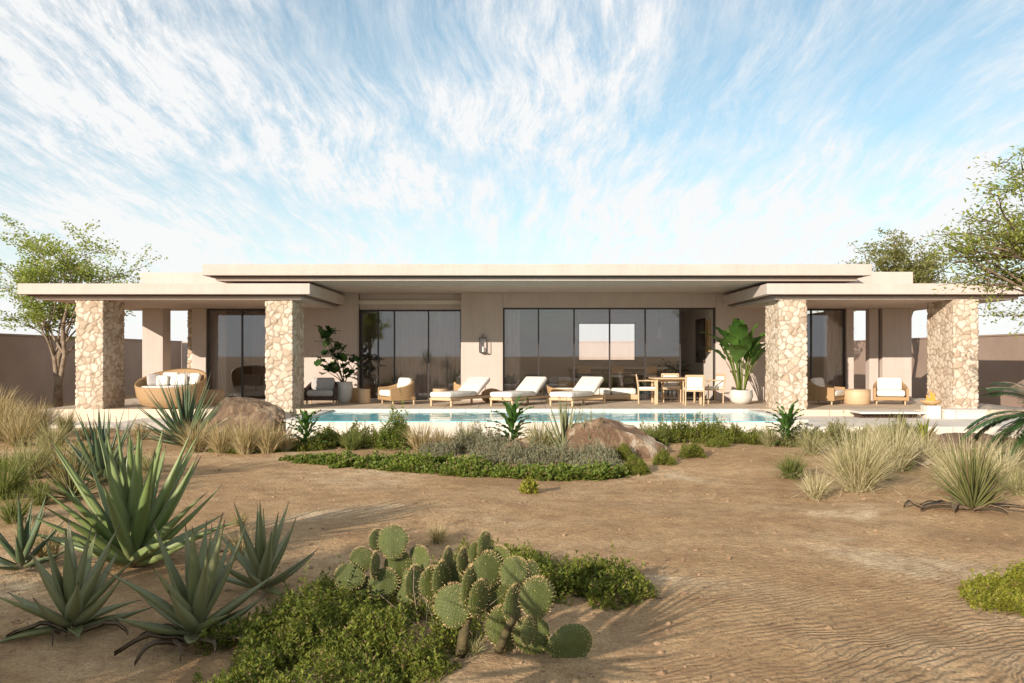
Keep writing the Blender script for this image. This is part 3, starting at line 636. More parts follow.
def rock(name, label, loc, size, m, seed, cuts=9, pl=None):
    bm = bmesh.new(); bmesh.ops.create_icosphere(bm, subdivisions=5, radius=1.0); rs = random.Random(seed)
    planes = [(Vector((rs.gauss(0, 1), rs.gauss(0, 1), rs.gauss(.2, .7))).normalized(), rs.uniform(.55, .85)) for _ in range(cuts)]
    if pl: planes = [(Vector(q[:3]).normalized(), q[3]) for q in pl]
    for v in bm.verts:
        p = v.co.copy()
        for nn, d in planes:
            q = p.dot(nn)
            if q > d: p = p - nn * (q - d) * .97
        p *= 1 + .05 * abs(mnoise.noise(p * 3.3 + Vector((seed, 8, 0)))) * 2 + .10 * mnoise.noise(p * 1.7 + Vector((seed, 0, 0))) + .05 * mnoise.noise(p * 5 + Vector((seed, 3, 0))) + .02 * mnoise.noise(p * 13)
        v.co = Vector((p.x * size[0], p.y * size[1], p.z * size[2]))
    b = MB(); b.bm(bm); bm.free(); o = b.build(name, m, smooth=False, loc=loc); return tag(o, label, 'rock')

# ------------------------------------------------------------------ trees
# left tree, forked pale trunk in front of the boundary wall
lt = (-14.6, 27.2, GZ)
tree('tree', 'slender forked tree with light green crown in front of the left garden wall', 'tree', lt,
     [[(0, 0, -.1), (.05, 0, .9), (-.1, .1, 1.7), (-.35, .1, 2.6), (-.7, .2, 3.5)], [(.05, .1, -.1), (.1, .05, .9), (.28, 0, 1.8), (.22, 0, 2.7), (.5, -.1, 3.7)],
      [(.0, .05, -.1), (.02, .05, .9), (.0, .15, 1.6), (.15, .2, 2.7), (-.05, .2, 3.9)]],
     LEAF_LEFT, BARKP, (.0, 0, 4.2), (2.7, 1.9, 2.0), 22, .11, .06, 8, 11, r0=.10, multi=3, layered=.45)
# right near tree, trunk outside the frame
tree('tree', 'leafy tree leaning in from the right edge in front of the right canopy', 'tree', (10.0, 14.4, GZ),
     [[(0, 0, -.1), (.1, 0, 1.0), (-.05, .1, 2.2), (-.3, 0, 3.2), (-.35, .1, 4.2)]],
     LEAF_TREE, BARK, (-.55, 0, 3.75), (2.6, 1.9, 2.3), 34, .10, .05, 7, 23, r0=.13, layered=.75)
tree('tree', 'olive green tree rising behind the right end of the roof', 'tree', (15.2, 33.5, GZ),
     [[(0, 0, -.1), (.1, 0, 1.4), (.35, 0, 2.4), (.1, 0, 3.6), (.2, 0, 4.4)]],
     LEAF_BACK, BARK, (0.25, 0, 5.2), (2.3, 1.6, 1.9), 22, .125, .07, 6, 31, r0=.12, layered=.5)
tree('tree', 'small tree whose top just clears the roof right of centre', 'tree', (14.9, 39.8, GZ),
     [[(0, 0, -.1), (.1, 0, 1.6), (0, 0, 3.6), (.1, 0, 5.0)]],
     LEAF_BACK, BARK, (0, 0, 4.7), (.7, .7, 1.3), 8, .10, .06, 12, 37, r0=.08)
# trees behind the camera whose shade falls across the foreground
tree('tree', 'tree standing left of the viewpoint, shading the foreground agaves', 'tree', (-10.0, -6.0, GZ),
     [[(0, 0, -.1), (.1, 0, 1.2), (.0, 0, 2.6), (.1, 0, 3.5)]],
     LEAF_TREE, BARK, (0, 0, 4.0), (1.9, 1.8, 1.5), 18, .12, .07, 8, 41, r0=.13)
def palm(label, base, h, n, L, seed, name='palm_tree', leafm=None, wd=.03, cat='palm'):
    rs = random.Random(seed); t = thing(name, label, cat, base); b = MB()
    b.tube([(0, 0, -.1), (.05, 0, h * .4), (0, .05, h * .75), (0, 0, h)], [.16, .13, .12, .13], 10); b.build('trunk', BARK, t, smooth=True)
    st = MB(); lf = MB()
    for k in range(n):
        az = k * 2.4 + rs.uniform(-.2, .2); e = R(rs.uniform(-8, 70)); p = Vector((0, 0, h)); pts = [p.copy()]; ang = e; seg = 10; ll = L * rs.uniform(.8, 1.1)
        for i in range(seg):
            p = p + Vector((math.cos(az) * math.cos(ang), math.sin(az) * math.cos(ang), math.sin(ang))) * (ll / seg); ang -= .13; pts.append(p.copy())
        st.tube(pts, [.016 * (1 - i / (seg + 1)) + .003 for i in range(seg + 1)], 5, cap=False)
        cs, ds, Ls = [], [], []
        for i in range(2, seg + 1):
            for j in range(2 if h > 1 else 5):
                q = pts[i - 1].lerp(pts[i], j / (2 if h > 1 else 5)); d = (pts[i] - pts[i - 1]).normalized(); sd = d.cross(Vector((0, 0, 1))).normalized()
                for s_ in (-1, 1):
                    cs.append(q[:]); ds.append((d * .75 + sd * s_ - Vector((0, 0, .25)))[:]); Ls.append(L * .27 * (1.05 - abs(i / seg - .55)))
        V, Fa = leaf_cards(np.array(cs), np.array(ds), np.array(Ls), wd, .8); lf.arr(V, Fa)
    st.build('frond_stem', BARKP, t, smooth=True); lf.build('fronds', leafm or LEAF_GREEN, t); return t
def shade_yucca(label, base, h, n, L, Wd, seed):  # unseen plants added out of frame for the leaf shadows they cast
    t = thing('shade_yucca', label, 'yucca', base); b = MB(); b.tube([(0, 0, -.1), (.04, 0, h * .5), (0, .02, h)], [.09, .07, .06], 10); b.build('trunk', BARK, t, smooth=True)
    m_ = agave_mesh(n, L, Wd, seed, 5, 118, .3); m_.V = [v + np.array([0, 0, h - .05]) for v in m_.V]; m_.build('leaves', AG_GREEN, t, smooth=True, uv=True)
palm('small feathery palm cut off by the right edge below the garden wall', (7.95, 12.6, GZ), .85, 30, 1.25, 8, name='palm', leafm=LEAF_DARK, wd=.028)

# ------------------------------------------------------------------ foreground agaves and cacti
agave('largest agave, broad green leaves fanning up at the left', G(133, 566), 40, 1.04, .135, 3, AG_GREEN, 4, 68, .25, r0=.10)
agave('grey green agave nearest the lower left corner', G(72, 627), 22, .56, .10, 5, AG_BLUE, 8, 82, .35)
agave('grey green agave between the largest agave and the green shrub', G(196, 632), 24, .62, .105, 6, AG_BLUE, 8, 80, .3)
agave('shaded agave right of the largest one, behind the green shrub', G(262, 592), 20, .55, .085, 9, AG_BLUE, 6, 78, .3)
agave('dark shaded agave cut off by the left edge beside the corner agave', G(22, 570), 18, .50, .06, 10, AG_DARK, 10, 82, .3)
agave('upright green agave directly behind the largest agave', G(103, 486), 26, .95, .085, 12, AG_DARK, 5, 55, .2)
agave('light green narrow leaved yucca left of the upright agave', G(72, 500), 60, .48, .03, 13, LEAF_OLIVE, 5, 80, .3, name='yucca')
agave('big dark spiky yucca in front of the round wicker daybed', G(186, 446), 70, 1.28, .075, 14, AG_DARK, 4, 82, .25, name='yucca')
agave('upright agave left of the red boulder', G(565, 455), 26, .92, .06, 15, AG_BLUE, 3, 40, .15)
agave('small upright agave touching the red boulder', G(590, 456), 20, .72, .05, 16, AG_BLUE, 3, 40, .15)
agave('strappy yucca with dead leaves beneath it at the right', G(973, 517), 80, .62, .032, 17, LEAF_OLIVE, 4, 62, .3, name='yucca')
agave('bright small agave behind the tall pale grass at the right', G(924, 446), 20, .45, .07, 18, LEAF_YEL, 8, 70, .2)

def paddle(mb, p0, az, inc, stalk, L, Wd, bend, seg=10, fold=.18):
    out = Vector((math.cos(az), math.sin(az), 0)); side = Vector((-math.sin(az), math.cos(az), 0)); p = Vector(p0); ang = inc * .3; pts = [p.copy()]
    for i in range(6): p = p + (out * math.sin(ang) + Vector((0, 0, 1)) * math.cos(ang)) * (stalk / 6); ang += inc * .7 / 6; pts.append(p.copy())
    rows = []; ang0 = ang
    for i in range(seg + 1):
        u = i / seg; ww = Wd * math.sin(math.pi * (u ** .8 * .93 + .035)) ** .75 * .5; d = out * math.sin(ang) + Vector((0, 0, 1)) * math.cos(ang); nrm = Vector((0, 0, 1)) * math.sin(ang) - out * math.cos(ang)
        wv = .02 * math.sin(u * 17)
        rows += [(p + side * ww + nrm * (ww * fold + wv))[:], (p + side * ww * .5 + nrm * ww * fold * .3)[:], p[:], (p - side * ww * .5 + nrm * ww * fold * .3)[:], (p - side * ww + nrm * (ww * fold - wv))[:]]
        p = p + d * (L / seg); ang += bend / seg
    mb.arr(rows, [(i*5+j, i*5+j+1, (i+1)*5+j+1, (i+1)*5+j) for i in range(seg) for j in range(4)]); return pts
def spear_leaves(name, label, loc, n, L, Wd, seed, m, stem=.3):
    """plant with broad paddle leaves on a short stem"""
    rs = random.Random(seed); mb = MB()
    for k in range(n):
        f = k / n; q = (rs.gauss(0, .03), rs.gauss(0, .03), L * .55 * (1 - f) + .03); paddle(mb, q, k * 2.4, R(12 + 55 * f + rs.uniform(-8, 8)), .05, L * rs.uniform(.42, .6), Wd * rs.uniform(.8, 1.15), .9, 8)
    mb.tube([(0, 0, -.05), (0, 0, L * .6)], [.03, .02], 6)
    o = mb.build(name, m, smooth=True, loc=loc); return tag(o, label, 'plant')
spear_leaves('broadleaf_plant', 'dark broadleaf plant against the pool wall left of the boulder', G(512, 450), 38, .95, .095, 21, LEAF_BIRD)
spear_leaves('broadleaf_plant', 'dark broadleaf plant at the right end of the pool wall', G(787, 446), 34, .78, .085, 22, LEAF_BIRD)
spear_leaves('broadleaf_plant', 'small broadleaf plant at the left end of the pool wall', G(306, 450), 28, .80, .085, 23, LEAF_BIRD)

shade_yucca('unseen spiky yucca tree added beyond the lower left to cast shadow streaks', (-1.95, 1.45, GZ), 1.25, 46, .62, .055, 41)
shade_yucca('unseen spiky yucca tree added outside the left edge to streak the sand with shade', (-4.9, 4.3, GZ), 1.4, 46, .70, .06, 42)
shade_yucca('unseen spiky yucca tree added outside the left edge to dapple the corner agave with shade', (-3.9, 2.2, GZ), 1.1, 40, .70, .06, 43)
# prickly pears: pad = flattened oval disc with spines
def cactus_mat():
    m = bpy.data.materials.new('cactus_pad'); m.use_nodes = True; t = m.node_tree; p = t.nodes['Principled BSDF']
    tcn = NN(t, 'ShaderNodeTexCoord'); v = NN(t, 'ShaderNodeTexVoronoi', feature='F1', i_Scale=30.0, i_Randomness=.45); LK(t, tcn.outputs['Object'], v.inputs['Vector'])
    n = NN(t, 'ShaderNodeTexNoise', i_Scale=9.0, i_Detail=4.0); LK(t, tcn.outputs['Object'], n.inputs['Vector'])
    oi = NN(t, 'ShaderNodeObjectInfo')
    col = MIX(t, n.outputs[0], (.045, .065, .007), (.125, .14, .02)); col = MIX(t, MA(t, 'MULTIPLY', oi.outputs['Random'], .5), col, (.10, .125, .035))
    col = MIX(t, RAMP(t, v.outputs['Distance'], [(.14, 1.0), (.27, 0.0)]), col, (.26, .23, .11))
    LK(t, col, p.inputs['Base Color']); p.inputs['Roughness'].default_value = .5
    b = NN(t, 'ShaderNodeBump', i_Strength=.6, i_Distance=.01); LK(t, MA(t, 'SUBTRACT', 1.0, v.outputs['Distance']), b.inputs['Height']); LK(t, b.outputs[0], p.inputs['Normal'])
    return m
CACT = cactus_mat(); SPINE = mat('spine', (.66, .48, .24), .8); CTRUNK = mat('cactus_trunk', (.13, .10, .05), .9, .1, (.07, .06, .03), 12, .6, 40)
def pad_mesh(seed):
    rs = random.Random(seed); bm = bmesh.new(); bmesh.ops.create_uvsphere(bm, u_segments=28, v_segments=18, radius=1.0)
    for v in bm.verts:
        x, y, z = v.co; zz_ = (z + 1) / 2; w = 1 * (.62 + .38 * math.sin(min(1, zz_ * 1.25) * math.pi / 2)) * (1 if zz_ > .0 else 1)
        v.co = Vector((x * w * .5, y * .085 * (1.15 - .4 * zz_), zz_ * 1.12)) + Vector((.012 * math.sin(z * 7), .015 * math.sin(x * 4), 0))
    b = MB(); b.bm(bm)
    # spines all over, most on the rim
    cs, ds = [], []
    vs = [v for v in bm.verts]
    for v in vs:
        if (rs.random() < .18 or abs(v.normal.y) < .75) and v.co.z > .12: cs.append(v.co[:]); ds.append((v.normal + Vector((rs.gauss(0, .4), rs.gauss(0, .4), rs.gauss(0, .4))))[:])
    bm.free(); me = b.build('pad', CACT, None, smooth=True); me.data.materials.append(SPINE)
    V, Fa = leaf_cards(np.array(cs), np.array(ds), .075, .012)
    n0 = len(me.data.vertices); me2 = MB(); me2.V = [np.array([v.co[:] for v in me.data.vertices])]; me2.UV = [np.zeros((n0, 2))]; me2.n = n0
    me2.Fc = b.Fc[:]; npoly = sum(len(f) for f in b.Fc); me2.arr(V, Fa); o = me2.build('pad', CACT, None, smooth=True); o.data.materials.append(SPINE)
    mi = np.zeros(len(o.data.polygons), np.int32); mi[npoly:] = 1; o.data.polygons.foreach_set('material_index', mi)
    d = o.data; bpy.data.objects.remove(o); bpy.data.objects.remove(me); return d
PADS = [pad_mesh(s) for s in (1, 2, 3)]
def cactus(label, px, py, Y, pads, trunk=None):
    """pads: (centre px, py, height px, roll deg, yaw deg, pitch deg, depth offset)"""
    base = Vector(((px - 512) / F * Y, Y, gz((px - 512) / F * Y, Y))); t = thing('prickly_pear', label, 'cactus', base, group='prickly pear cacti')
    for i, (x, y, hh, roll, yaw, pitch, dy) in enumerate(pads):
        yy = Y + dy; s = hh * 1.1 / F * yy / 1.12; c = Vector(P(x, y, yy)) - base
        o = bpy.data.objects.new('pad', PADS[i % 3]); C.objects.link(o); o.parent = t
        rot = Matrix.Rotation(R(yaw), 4, 'Z') @ Matrix.Rotation(R(pitch), 4, 'X') @ Matrix.Rotation(R(roll), 4, 'Y')
        o.matrix_basis = Matrix.Translation(c) @ rot @ Matrix.Scale(s, 4) @ Matrix.Translation((0, 0, -.56))
    if trunk:
        b = MB(); b.tube([Vector(P(x, y, Y)) - base for x, y in trunk[0]], trunk[1], 10); b.build('trunk', CTRUNK, t, smooth=True)
    return t
cactus('prickly pear cactus with rounded green pads at the left of the cactus patch', 385, 600, 5.9,
       [(393, 543, 32, 0, 12, -5, 0), (377, 541, 22, -12, 50, 0, .06), (362, 560, 24, -18, 20, 0, .02), (351, 577, 29, -70, 15, 0, -.02), (375, 566, 26, 3, 78, 0, -.06),
        (398, 568, 32, 4, 25, 0, .05), (419, 561, 28, 8, -30, 0, .08), (383, 585, 32, 20, 15, 5, 0), (404, 588, 34, -8, -20, 0, .06), (366, 592, 30, -25, 30, 0, .08), (415, 584, 34, -14, 60, 0, -.02)])
cactus('tall pale prickly pear with thin pads and brown trunk between the other two', 463, 656, 5.10,
       [(454, 607, 42, -5, 8, 0, -.05), (441, 581, 36, 8, 64, 0, .0), (433, 585, 34, -14, 40, 0, .06), (471, 590, 44, 5, 66, 0, .02), (479, 600, 36, 16, 55, 0, .0), (463, 562, 26, -12, 66, 0, .04),
        (475, 553, 20, 24, 40, 0, .06), (488, 571, 36, -10, 30, 0, .08), (484, 545, 26, 44, 60, 0, .1), (493, 590, 42, 6, 20, 0, .14), (461, 575, 30, 4, 24, 0, .14), (448, 561, 26, -10, 72, 0, .1), (497, 562, 30, 20, -20, 0, .16)],
       ([(461, 655), (464, 632), (468, 612), (469, 596)], [.036, .034, .03, .028]))
cactus('low prickly pear with striped pads drooping over the sand at the right of the patch', 520, 655, 5.05,
       [(514, 606, 38, 6, 58, 0, .05), (537, 599, 40, -4, 22, 0, 0), (528, 632, 28, 6, 58, 0, -.08), (533, 637, 40, -28, 10, 5, 0), (569, 644, 44, 84, 10, 5, -.03), (513, 573, 30, 34, 10, 0, .1), (528, 575, 26, 10, 30, 0, .14), (505, 628, 42, -20, 20, 0, .08)],
       ([(498, 652), (503, 640), (508, 628), (513, 616)], [.028, .025, .024, .022]))

# green shrubs and cover
def Gl(px, py): x, y, z = G(px, py); return (x, y)
def cover(name, label, cat, spots, n, leafL, leafW, m, seed, **kw):
    c = G(*spots[0][:2]); ells = []
    for px, py, rx, ry, h in spots:
        x, y = Gl(px, py); ells.append((x - c[0], y - c[1], rx, ry, h))
    return shrub(name, label, cat, c, ells, n, leafL, leafW, m, seed, **kw)
cover('shrub', 'mounded bright green shrub filling the foreground left of the cacti', 'shrub',
      [(330, 640, .55, .45, .30), (260, 640, .38, .40, .22), (400, 640, .45, .42, .26), (300, 680, .6, .35, .20), (240, 690, .3, .3, .14), (330, 610, .42, .45, .26), (420, 668, .22, .26, .16), (360, 600, .4, .3, .2), (440, 640, .22, .2, .12), (430, 620, .3, .25, .14), (478, 628, .25, .25, .12)], 5200, .034, .014, LEAF_GREEN, 51, per=15, stemh=.13)
cover('shrub', 'low green shrub spreading behind the cacti towards the open sand', 'shrub',
      [(545, 590, .55, .42, .24), (600, 597, .42, .38, .24), (500, 570, .45, .3, .20), (470, 585, .5, .4, .16)], 3600, .036, .015, LEAF_GREEN, 52, per=15, stemh=.11)
cover('shrub', 'round yellow green bush cut off by the right edge', 'shrub',
      [(1005, 602, .28, .26, .24), (990, 594, .22, .2, .20), (1035, 600, .3, .3, .26)], 2300, .026, .012, LEAF_YEL, 53, per=15, stemh=.09)
cover('ground_cover', 'leafy green strip along the sand in front of the pool', 'ground cover',
      [(390, 466, .9, .32, .18), (330, 462, .6, .22, .15), (440, 468, .9, .35, .19), (480, 472, .6, .28, .15), (560, 474, 1.0, .26, .13), (600, 472, .4, .22, .12), (300, 460, .35, .15, .09)], 5600, .060, .040, LEAF_COVER, 54, per=11, stemh=.12, kind='stuff')
cover('ground_cover', 'grey green lavender bed between the pool wall and the leafy strip', 'ground cover',
      [(520, 462, .9, .42, .34), (580, 462, .7, .42, .36), (475, 452, .7, .5, .46), (440, 455, .4, .4, .28), (598, 466, .4, .3, .2)], 5200, .050, .014, LEAF_GREY, 55, per=13, stemh=.20, kind='stuff', narrow=True)
cover('ground_cover', 'low green hedge plants along the foot of the pool wall at right', 'ground cover',
      [(672, 443, .9, .4, .44), (706, 442, .8, .35, .42), (645, 447, .5, .35, .30), (735, 443, .45, .3, .32), (757, 443, .5, .3, .36)], 3600, .050, .020, LEAF_GREEN, 56, per=12, stemh=.16, kind='stuff', narrow=True)
cover('ground_cover', 'low green planting along the foot of the pool wall at left', 'ground cover',
      [(335, 446, .7, .4, .36), (365, 446, .7, .35, .40), (300, 450, .5, .3, .25), (250, 452, .8, .3, .16)], 2800, .055, .022, LEAF_GREEN, 57, per=12, stemh=.16, kind='stuff', narrow=True)
cover('ground_cover', 'mixed green planting between pool wall and tall pale grasses at right', 'ground cover',
      [(830, 446, 1.1, .5, .44), (880, 448, .8, .5, .44), (905, 440, .7, .4, .42), (940, 446, .5, .4, .2)], 3400, .055, .020, LEAF_OLIVE, 58, per=12, stemh=.18, kind='stuff', narrow=True)
cover('ground_cover', 'dark low plants at the left edge below the straw grasses', 'ground cover',
      [(40, 470, .9, .5, .22), (80, 462, .6, .5, .28), (10, 492, .5, .3, .14), (128, 470, .5, .3, .16)], 2400, .05, .018, LEAF_GREEN, 59, per=12, stemh=.15, kind='stuff', narrow=True)
# single round shrubs and tufts
def round_shrub(label, px, py, r, h, m, seed, n=700, leafL=.045, leafW=.02, narrow=True, name='shrub', group='small shrubs by the pool wall'):
    return tag(shrub(name, label, 'shrub', G(px, py), [(0, 0, r, r, h), (r * .3, .05, r * .7, r * .7, h * .9)], n, leafL, leafW, m, seed, per=13, stemh=h * .5, narrow=narrow), group=group)
round_shrub('airy light green bush against the pool wall left of centre', 395, 448, .34, .80, LEAF_COVER, 61, 800, .06, .03, False)
round_shrub('small sprouting green plant alone on the sand in front of the green strip', 530, 492, .12, .17, LEAF_YEL, 62, 90, .06, .03, False)
for i, (px, py, r, h, lb) in enumerate([(635, 470, .22, .26, 'green tuft nearest the camera in front of the red boulder'), (665, 463, .20, .25, 'green tuft second right of the red boulder'),
                     (692, 458, .22, .24, 'green tuft third right of the red boulder, by the hedge plants'), (716, 449, .24, .22, 'green tuft by the hedge plants right of the pool middle'), (620, 460, .22, .26, 'green tuft touching the foot of the red boulder')]):
    round_shrub(lb, px, py, r, h, LEAF_GREEN, 70 + i, 420, .06, .010)
def kitten(label, px, py, h, m, seed, **k): return grass(label, px, py, h, m, seed, **k)
G1 = [
 ('dry grass at the foot of the trunked cactus', 474, 652, .16, STRAWG, 160, .005, .9), ('dry grass at the foot of the drooping cactus', 506, 650, .14, STRAW, 160, .005, 1.0),
 ('straw grass in the gap behind the largest agave', 62, 478, .60, STRAW, 420, .011, .6), ('olive grass right of the upright agave', 150, 474, .42, STRAWG, 320, .010, .65),
 ('green grass at the left edge below the light yucca', 14, 522, .42, GREENG, 340, .008, .7), ('straw grass between yucca and left edge', 30, 480, .7, STRAWG, 460, .011, .6),
 ('brown dry grass just behind the shaded right agave', 240, 528, .2, STRAW, 180, .006, .8),
 ('feathery straw grass cut off by the left edge, beneath the tree', -8, 428, 1.2, STRAW, 700, .016, .6), ('straw grass leaning over the path left of the first pillar', 20, 446, .85, STRAW, 520, .013, .7),
 ('short straw clump in front of the first pillar', 88, 440, .5, STRAWG, 320, .012, .6), ('straw clump between first pillar and dark yucca', 140, 440, .5, STRAW, 320, .012, .6),
 ('straw grass at left behind the dark low plants', 52, 452, .72, STRAWG, 460, .012, .65), ('pale straw grass left of the small broadleaf plant', 284, 452, .55, STRAW, 300, .012, .5),
 ('olive grass behind the grey lavender bed', 468, 448, .6, STRAWG, 380, .012, .55), ('green tuft against the pool wall left of the airy bush', 352, 449, .5, GREENG, 320, .012, .6),
 ('greenish grass just right of the red boulder', 655, 447, .5, GREENG, 360, .012, .65), ('pale tuft at the foot of the pool wall below the third pillar', 770, 446, .5, STRAWG, 320, .012, .65),
 ('straw grass between the boulders at right', 925, 462, .62, PALEG, 460, .010, .6), ('straw clump in front of the flat dark boulder', 948, 478, .6, STRAWG, 420, .010, .65),
 ('olive grass behind the rounded green grass', 812, 455, .55, STRAWG, 420, .011, .65), ('pale clump at far right above the withered leaves', 1018, 470, .8, PALEG, 560, .010, .6),
 ('straw coloured grass in front of the dark yucca', 196, 452, .72, STRAW, 480, .012, .55), ('straw grass directly right of the dark yucca', 222, 453, .72, STRAW, 420, .012, .5),
 ('pale straw grass in front of the brown boulder', 246, 454, .78, STRAW, 420, .012, .45), ('brown straw grass beneath the right of the brown boulder', 268, 454, .66, STRAW, 360, .012, .45),
 ('tall straw grass at the left edge of the picture', 2, 441, 1.15, STRAW, 650, .016, .6), ('straw grass between the left edge and the first pillar', 36, 436, .95, STRAW, 520, .016, .6),
 ('small straw grass at the foot of the first pillar', 66, 432, .62, STRAWG, 320, .014, .6), ('green grass clump by the left edge in front of the straw grasses', 4, 500, .82, GREENG, 480, .010, .7),
 ('short green grass left of the light yucca', 40, 505, .34, GREENG, 320, .010, .7), ('dried bush of brown straw against the pool wall', 421, 453, .66, STRAW, 460, .014, .45),
 ('small golden straw tuft right of the dried bush', 443, 453, .55, STRAW, 300, .013, .35), ('feathery grass between broadleaf plant and upright agave', 541, 453, .76, STRAWG, 460, .012, .5),
 ('largest pale feathery grass clump on the right sand', 857, 494, .95, PALEG, 1100, .0085, .62), ('short pale grass at the left foot of the largest grass', 815, 500, .42, PALEG, 420, .008, .6),
 ('rounded green grass left of the largest grass', 792, 477, .46, GREENG, 520, .010, .75), ('tall pale grass behind the largest grass clump', 893, 470, .95, PALEG, 700, .011, .55),
 ('low green grass between the two tall pale grasses', 878, 478, .44, STRAWG, 400, .010, .7), ('wide pale grass surrounding the strappy yucca', 966, 500, .88, PALEG, 700, .010, .7),
 ('pale grass behind the yucca at the right edge', 1003, 486, .66, PALEG, 480, .010, .7), ('straw tuft beside the right planter', 1020, 498, .46, STRAWG, 300, .010, .7),
 ('green grass against the pool wall below the right pavilion', 838, 446, .64, STRAWG, 520, .012, .7), ('pale green grass against the low wall below the wicker chairs', 878, 446, .55, STRAWG, 420, .012, .7),
 ('shaded brown grass behind the cacti at the left', 240, 560, .34, STRAW, 260, .006, .5), ('shaded brown grass left of the big agave', 48, 560, .35, STRAW, 260, .006, .6),
 ('flattened golden dry grass on the sand behind the cacti', 437, 541, .26, STRAW, 260, .006, 1.1), ('wispy tan grass between the palest cacti', 462, 600, .42, STRAWG, 60, .006, .45),
 ('green grass tuft by the upright agave at left', 128, 497, .42, GREENG, 300, .009, .6), ('small green grass in front of the large pale rock', 905, 470, .34, GREENG, 260, .009, .7),
 ('straw grass behind the light yucca', 92, 470, .5, STRAWG, 300, .010, .6), ('brown grass left of the corner agave', 25, 545, .3, STRAW, 200, .006, .7),
]
for i, (lb, px, py, h, m, n, wd, ln) in enumerate(G1):
    grass(lb, px, py, h, m, 100 + i, n=n, wd=wd, lean=ln, droop=.65, rbase=h * .16)
# grasses in the right foreground planter
rock('boulder', 'reddish angular boulder in front of the pool wall', G(610, 456), (1.10, .6, .86), ROCK_RED, 27, 26, [(.45, -.15, .88, .56), (-.9, -.25, .35, .72), (.15, -.95, .35, .50), (-.55, -.8, .3, .58), (.85, -.5, .2, .74), (-.25, .1, .95, .74), (.6, -.6, .5, .66), (-.1, -.6, .8, .66)])
rock('boulder', 'rounded brown boulder beside the second stone pillar', P(244, 420, 20.3), (.95, .7, .62), ROCK_TAN, 9, 14, [(.1, -.1, .99, .70), (-.7, -.3, .6, .74), (.7, -.4, .6, .74), (.1, -.9, .4, .62), (-.5, -.8, .3, .7), (.5, -.1, .85, .74)])
rock('boulder', 'flat dark boulder behind the yucca at the right edge', G(975, 450), (1.3, .8, .32), ROCK_TAN, 12, 7)
rock('boulder', 'pale pinkish rock among the plants at the right', G(905, 462), (.55, .35, .22), ROCK_RED, 14, 7)
rock('stone', 'pale stone among plants at the left', G(66, 464), (.24, .18, .22), ROCK_RED, 17, 7)
rock('stone', 'small red stone beside the broadleaf plant', G(520, 455), (.34, .25, .26), ROCK_RED, 19, 7)
# dead leaves lying under the yucca and the agaves
def dead_leaves(label, loc, spec, seed):
    rs = random.Random(seed); mb = MB()
    for (az, l, w, r0) in spec:
        d = Vector((math.cos(az), math.sin(az), 0)); s_ = Vector((-d.y, d.x, 0)); p = d * r0; rows = []; seg = 8
        for i in range(seg + 1):
            u = i / seg; ww = w * (1 - u ** 2) * .5 + .002; z = .03 + .05 * math.sin(u * math.pi) * rs.uniform(.7, 1.2)
            q = p + d * (l * u) + s_ * (.08 * math.sin(u * 3 + az)); 
            rows += [(q + s_ * ww + Vector((0, 0, z + .015)))[:], (q + Vector((0, 0, z)))[:], (q - s_ * ww + Vector((0, 0, z + .015)))[:], (q + Vector((0, 0, z - .014)))[:]]
        mb.arr(rows, [(i*4+j, i*4+(j+1) % 4, (i+1)*4+(j+1) % 4, (i+1)*4+j) for i in range(seg) for j in range(4)])
    return tag(mb.build('dead_leaves', BROWN_LEAF, smooth=True, loc=loc), label, 'dead leaves')
dead_leaves('withered dark leaves on the sand under the strappy yucca', G(970, 518), [(3.3, .55, .17, .05), (2.9, .42, .15, .1), (3.7, .35, .14, .0), (-.3, .62, .13, .05), (.2, .45, .12, .05), (-.7, .30, .12, .05), (3.05, .2, .16, .50)], 1)
dead_leaves('dry fallen leaves round the foot of the middle agave', G(196, 640), [(3.6, .42, .06, .05), (4.1, .35, .05, .1), (4.6, .30, .05, .05), (-.5, .35, .05, .05), (3.0, .3, .06, .1), (5.2, .22, .05, .05)], 2)
dead_leaves('dry fallen leaves round the foot of the corner agave', G(75, 632), [(3.4, .35, .03, .05), (-.2, .32, .03, .05), (4.4, .2, .03, .05)], 3)
def twigs(label, loc, n, L, seed):
    rs = random.Random(seed); mb = MB()
    for k in range(n):
        az = rs.uniform(0, 6.28); p = Vector((rs.uniform(-.1, .1), rs.uniform(-.1, .1), 0)); d = Vector((math.cos(az) * .6, math.sin(az) * .6, rs.uniform(.5, 1.2))).normalized(); pts = [p]
        for i in range(5): d = (d + Vector((rs.uniform(-1, 1), rs.uniform(-1, 1), rs.uniform(-.7, .4))) * .2).normalized(); pts.append(pts[-1] + d * L * rs.uniform(.15, .25))
        mb.tube(pts, [.004, .0035, .003, .0025, .002, .0015], 5)
    return tag(mb.build('dry_twigs', BARKP, smooth=True, loc=loc), label, 'twigs')
twigs('bare pale twigs poking out between the cacti', G(440, 640), 9, .55, 4); twigs('bare pale twigs beside the low drooping cactus', G(492, 640), 8, .3, 5)

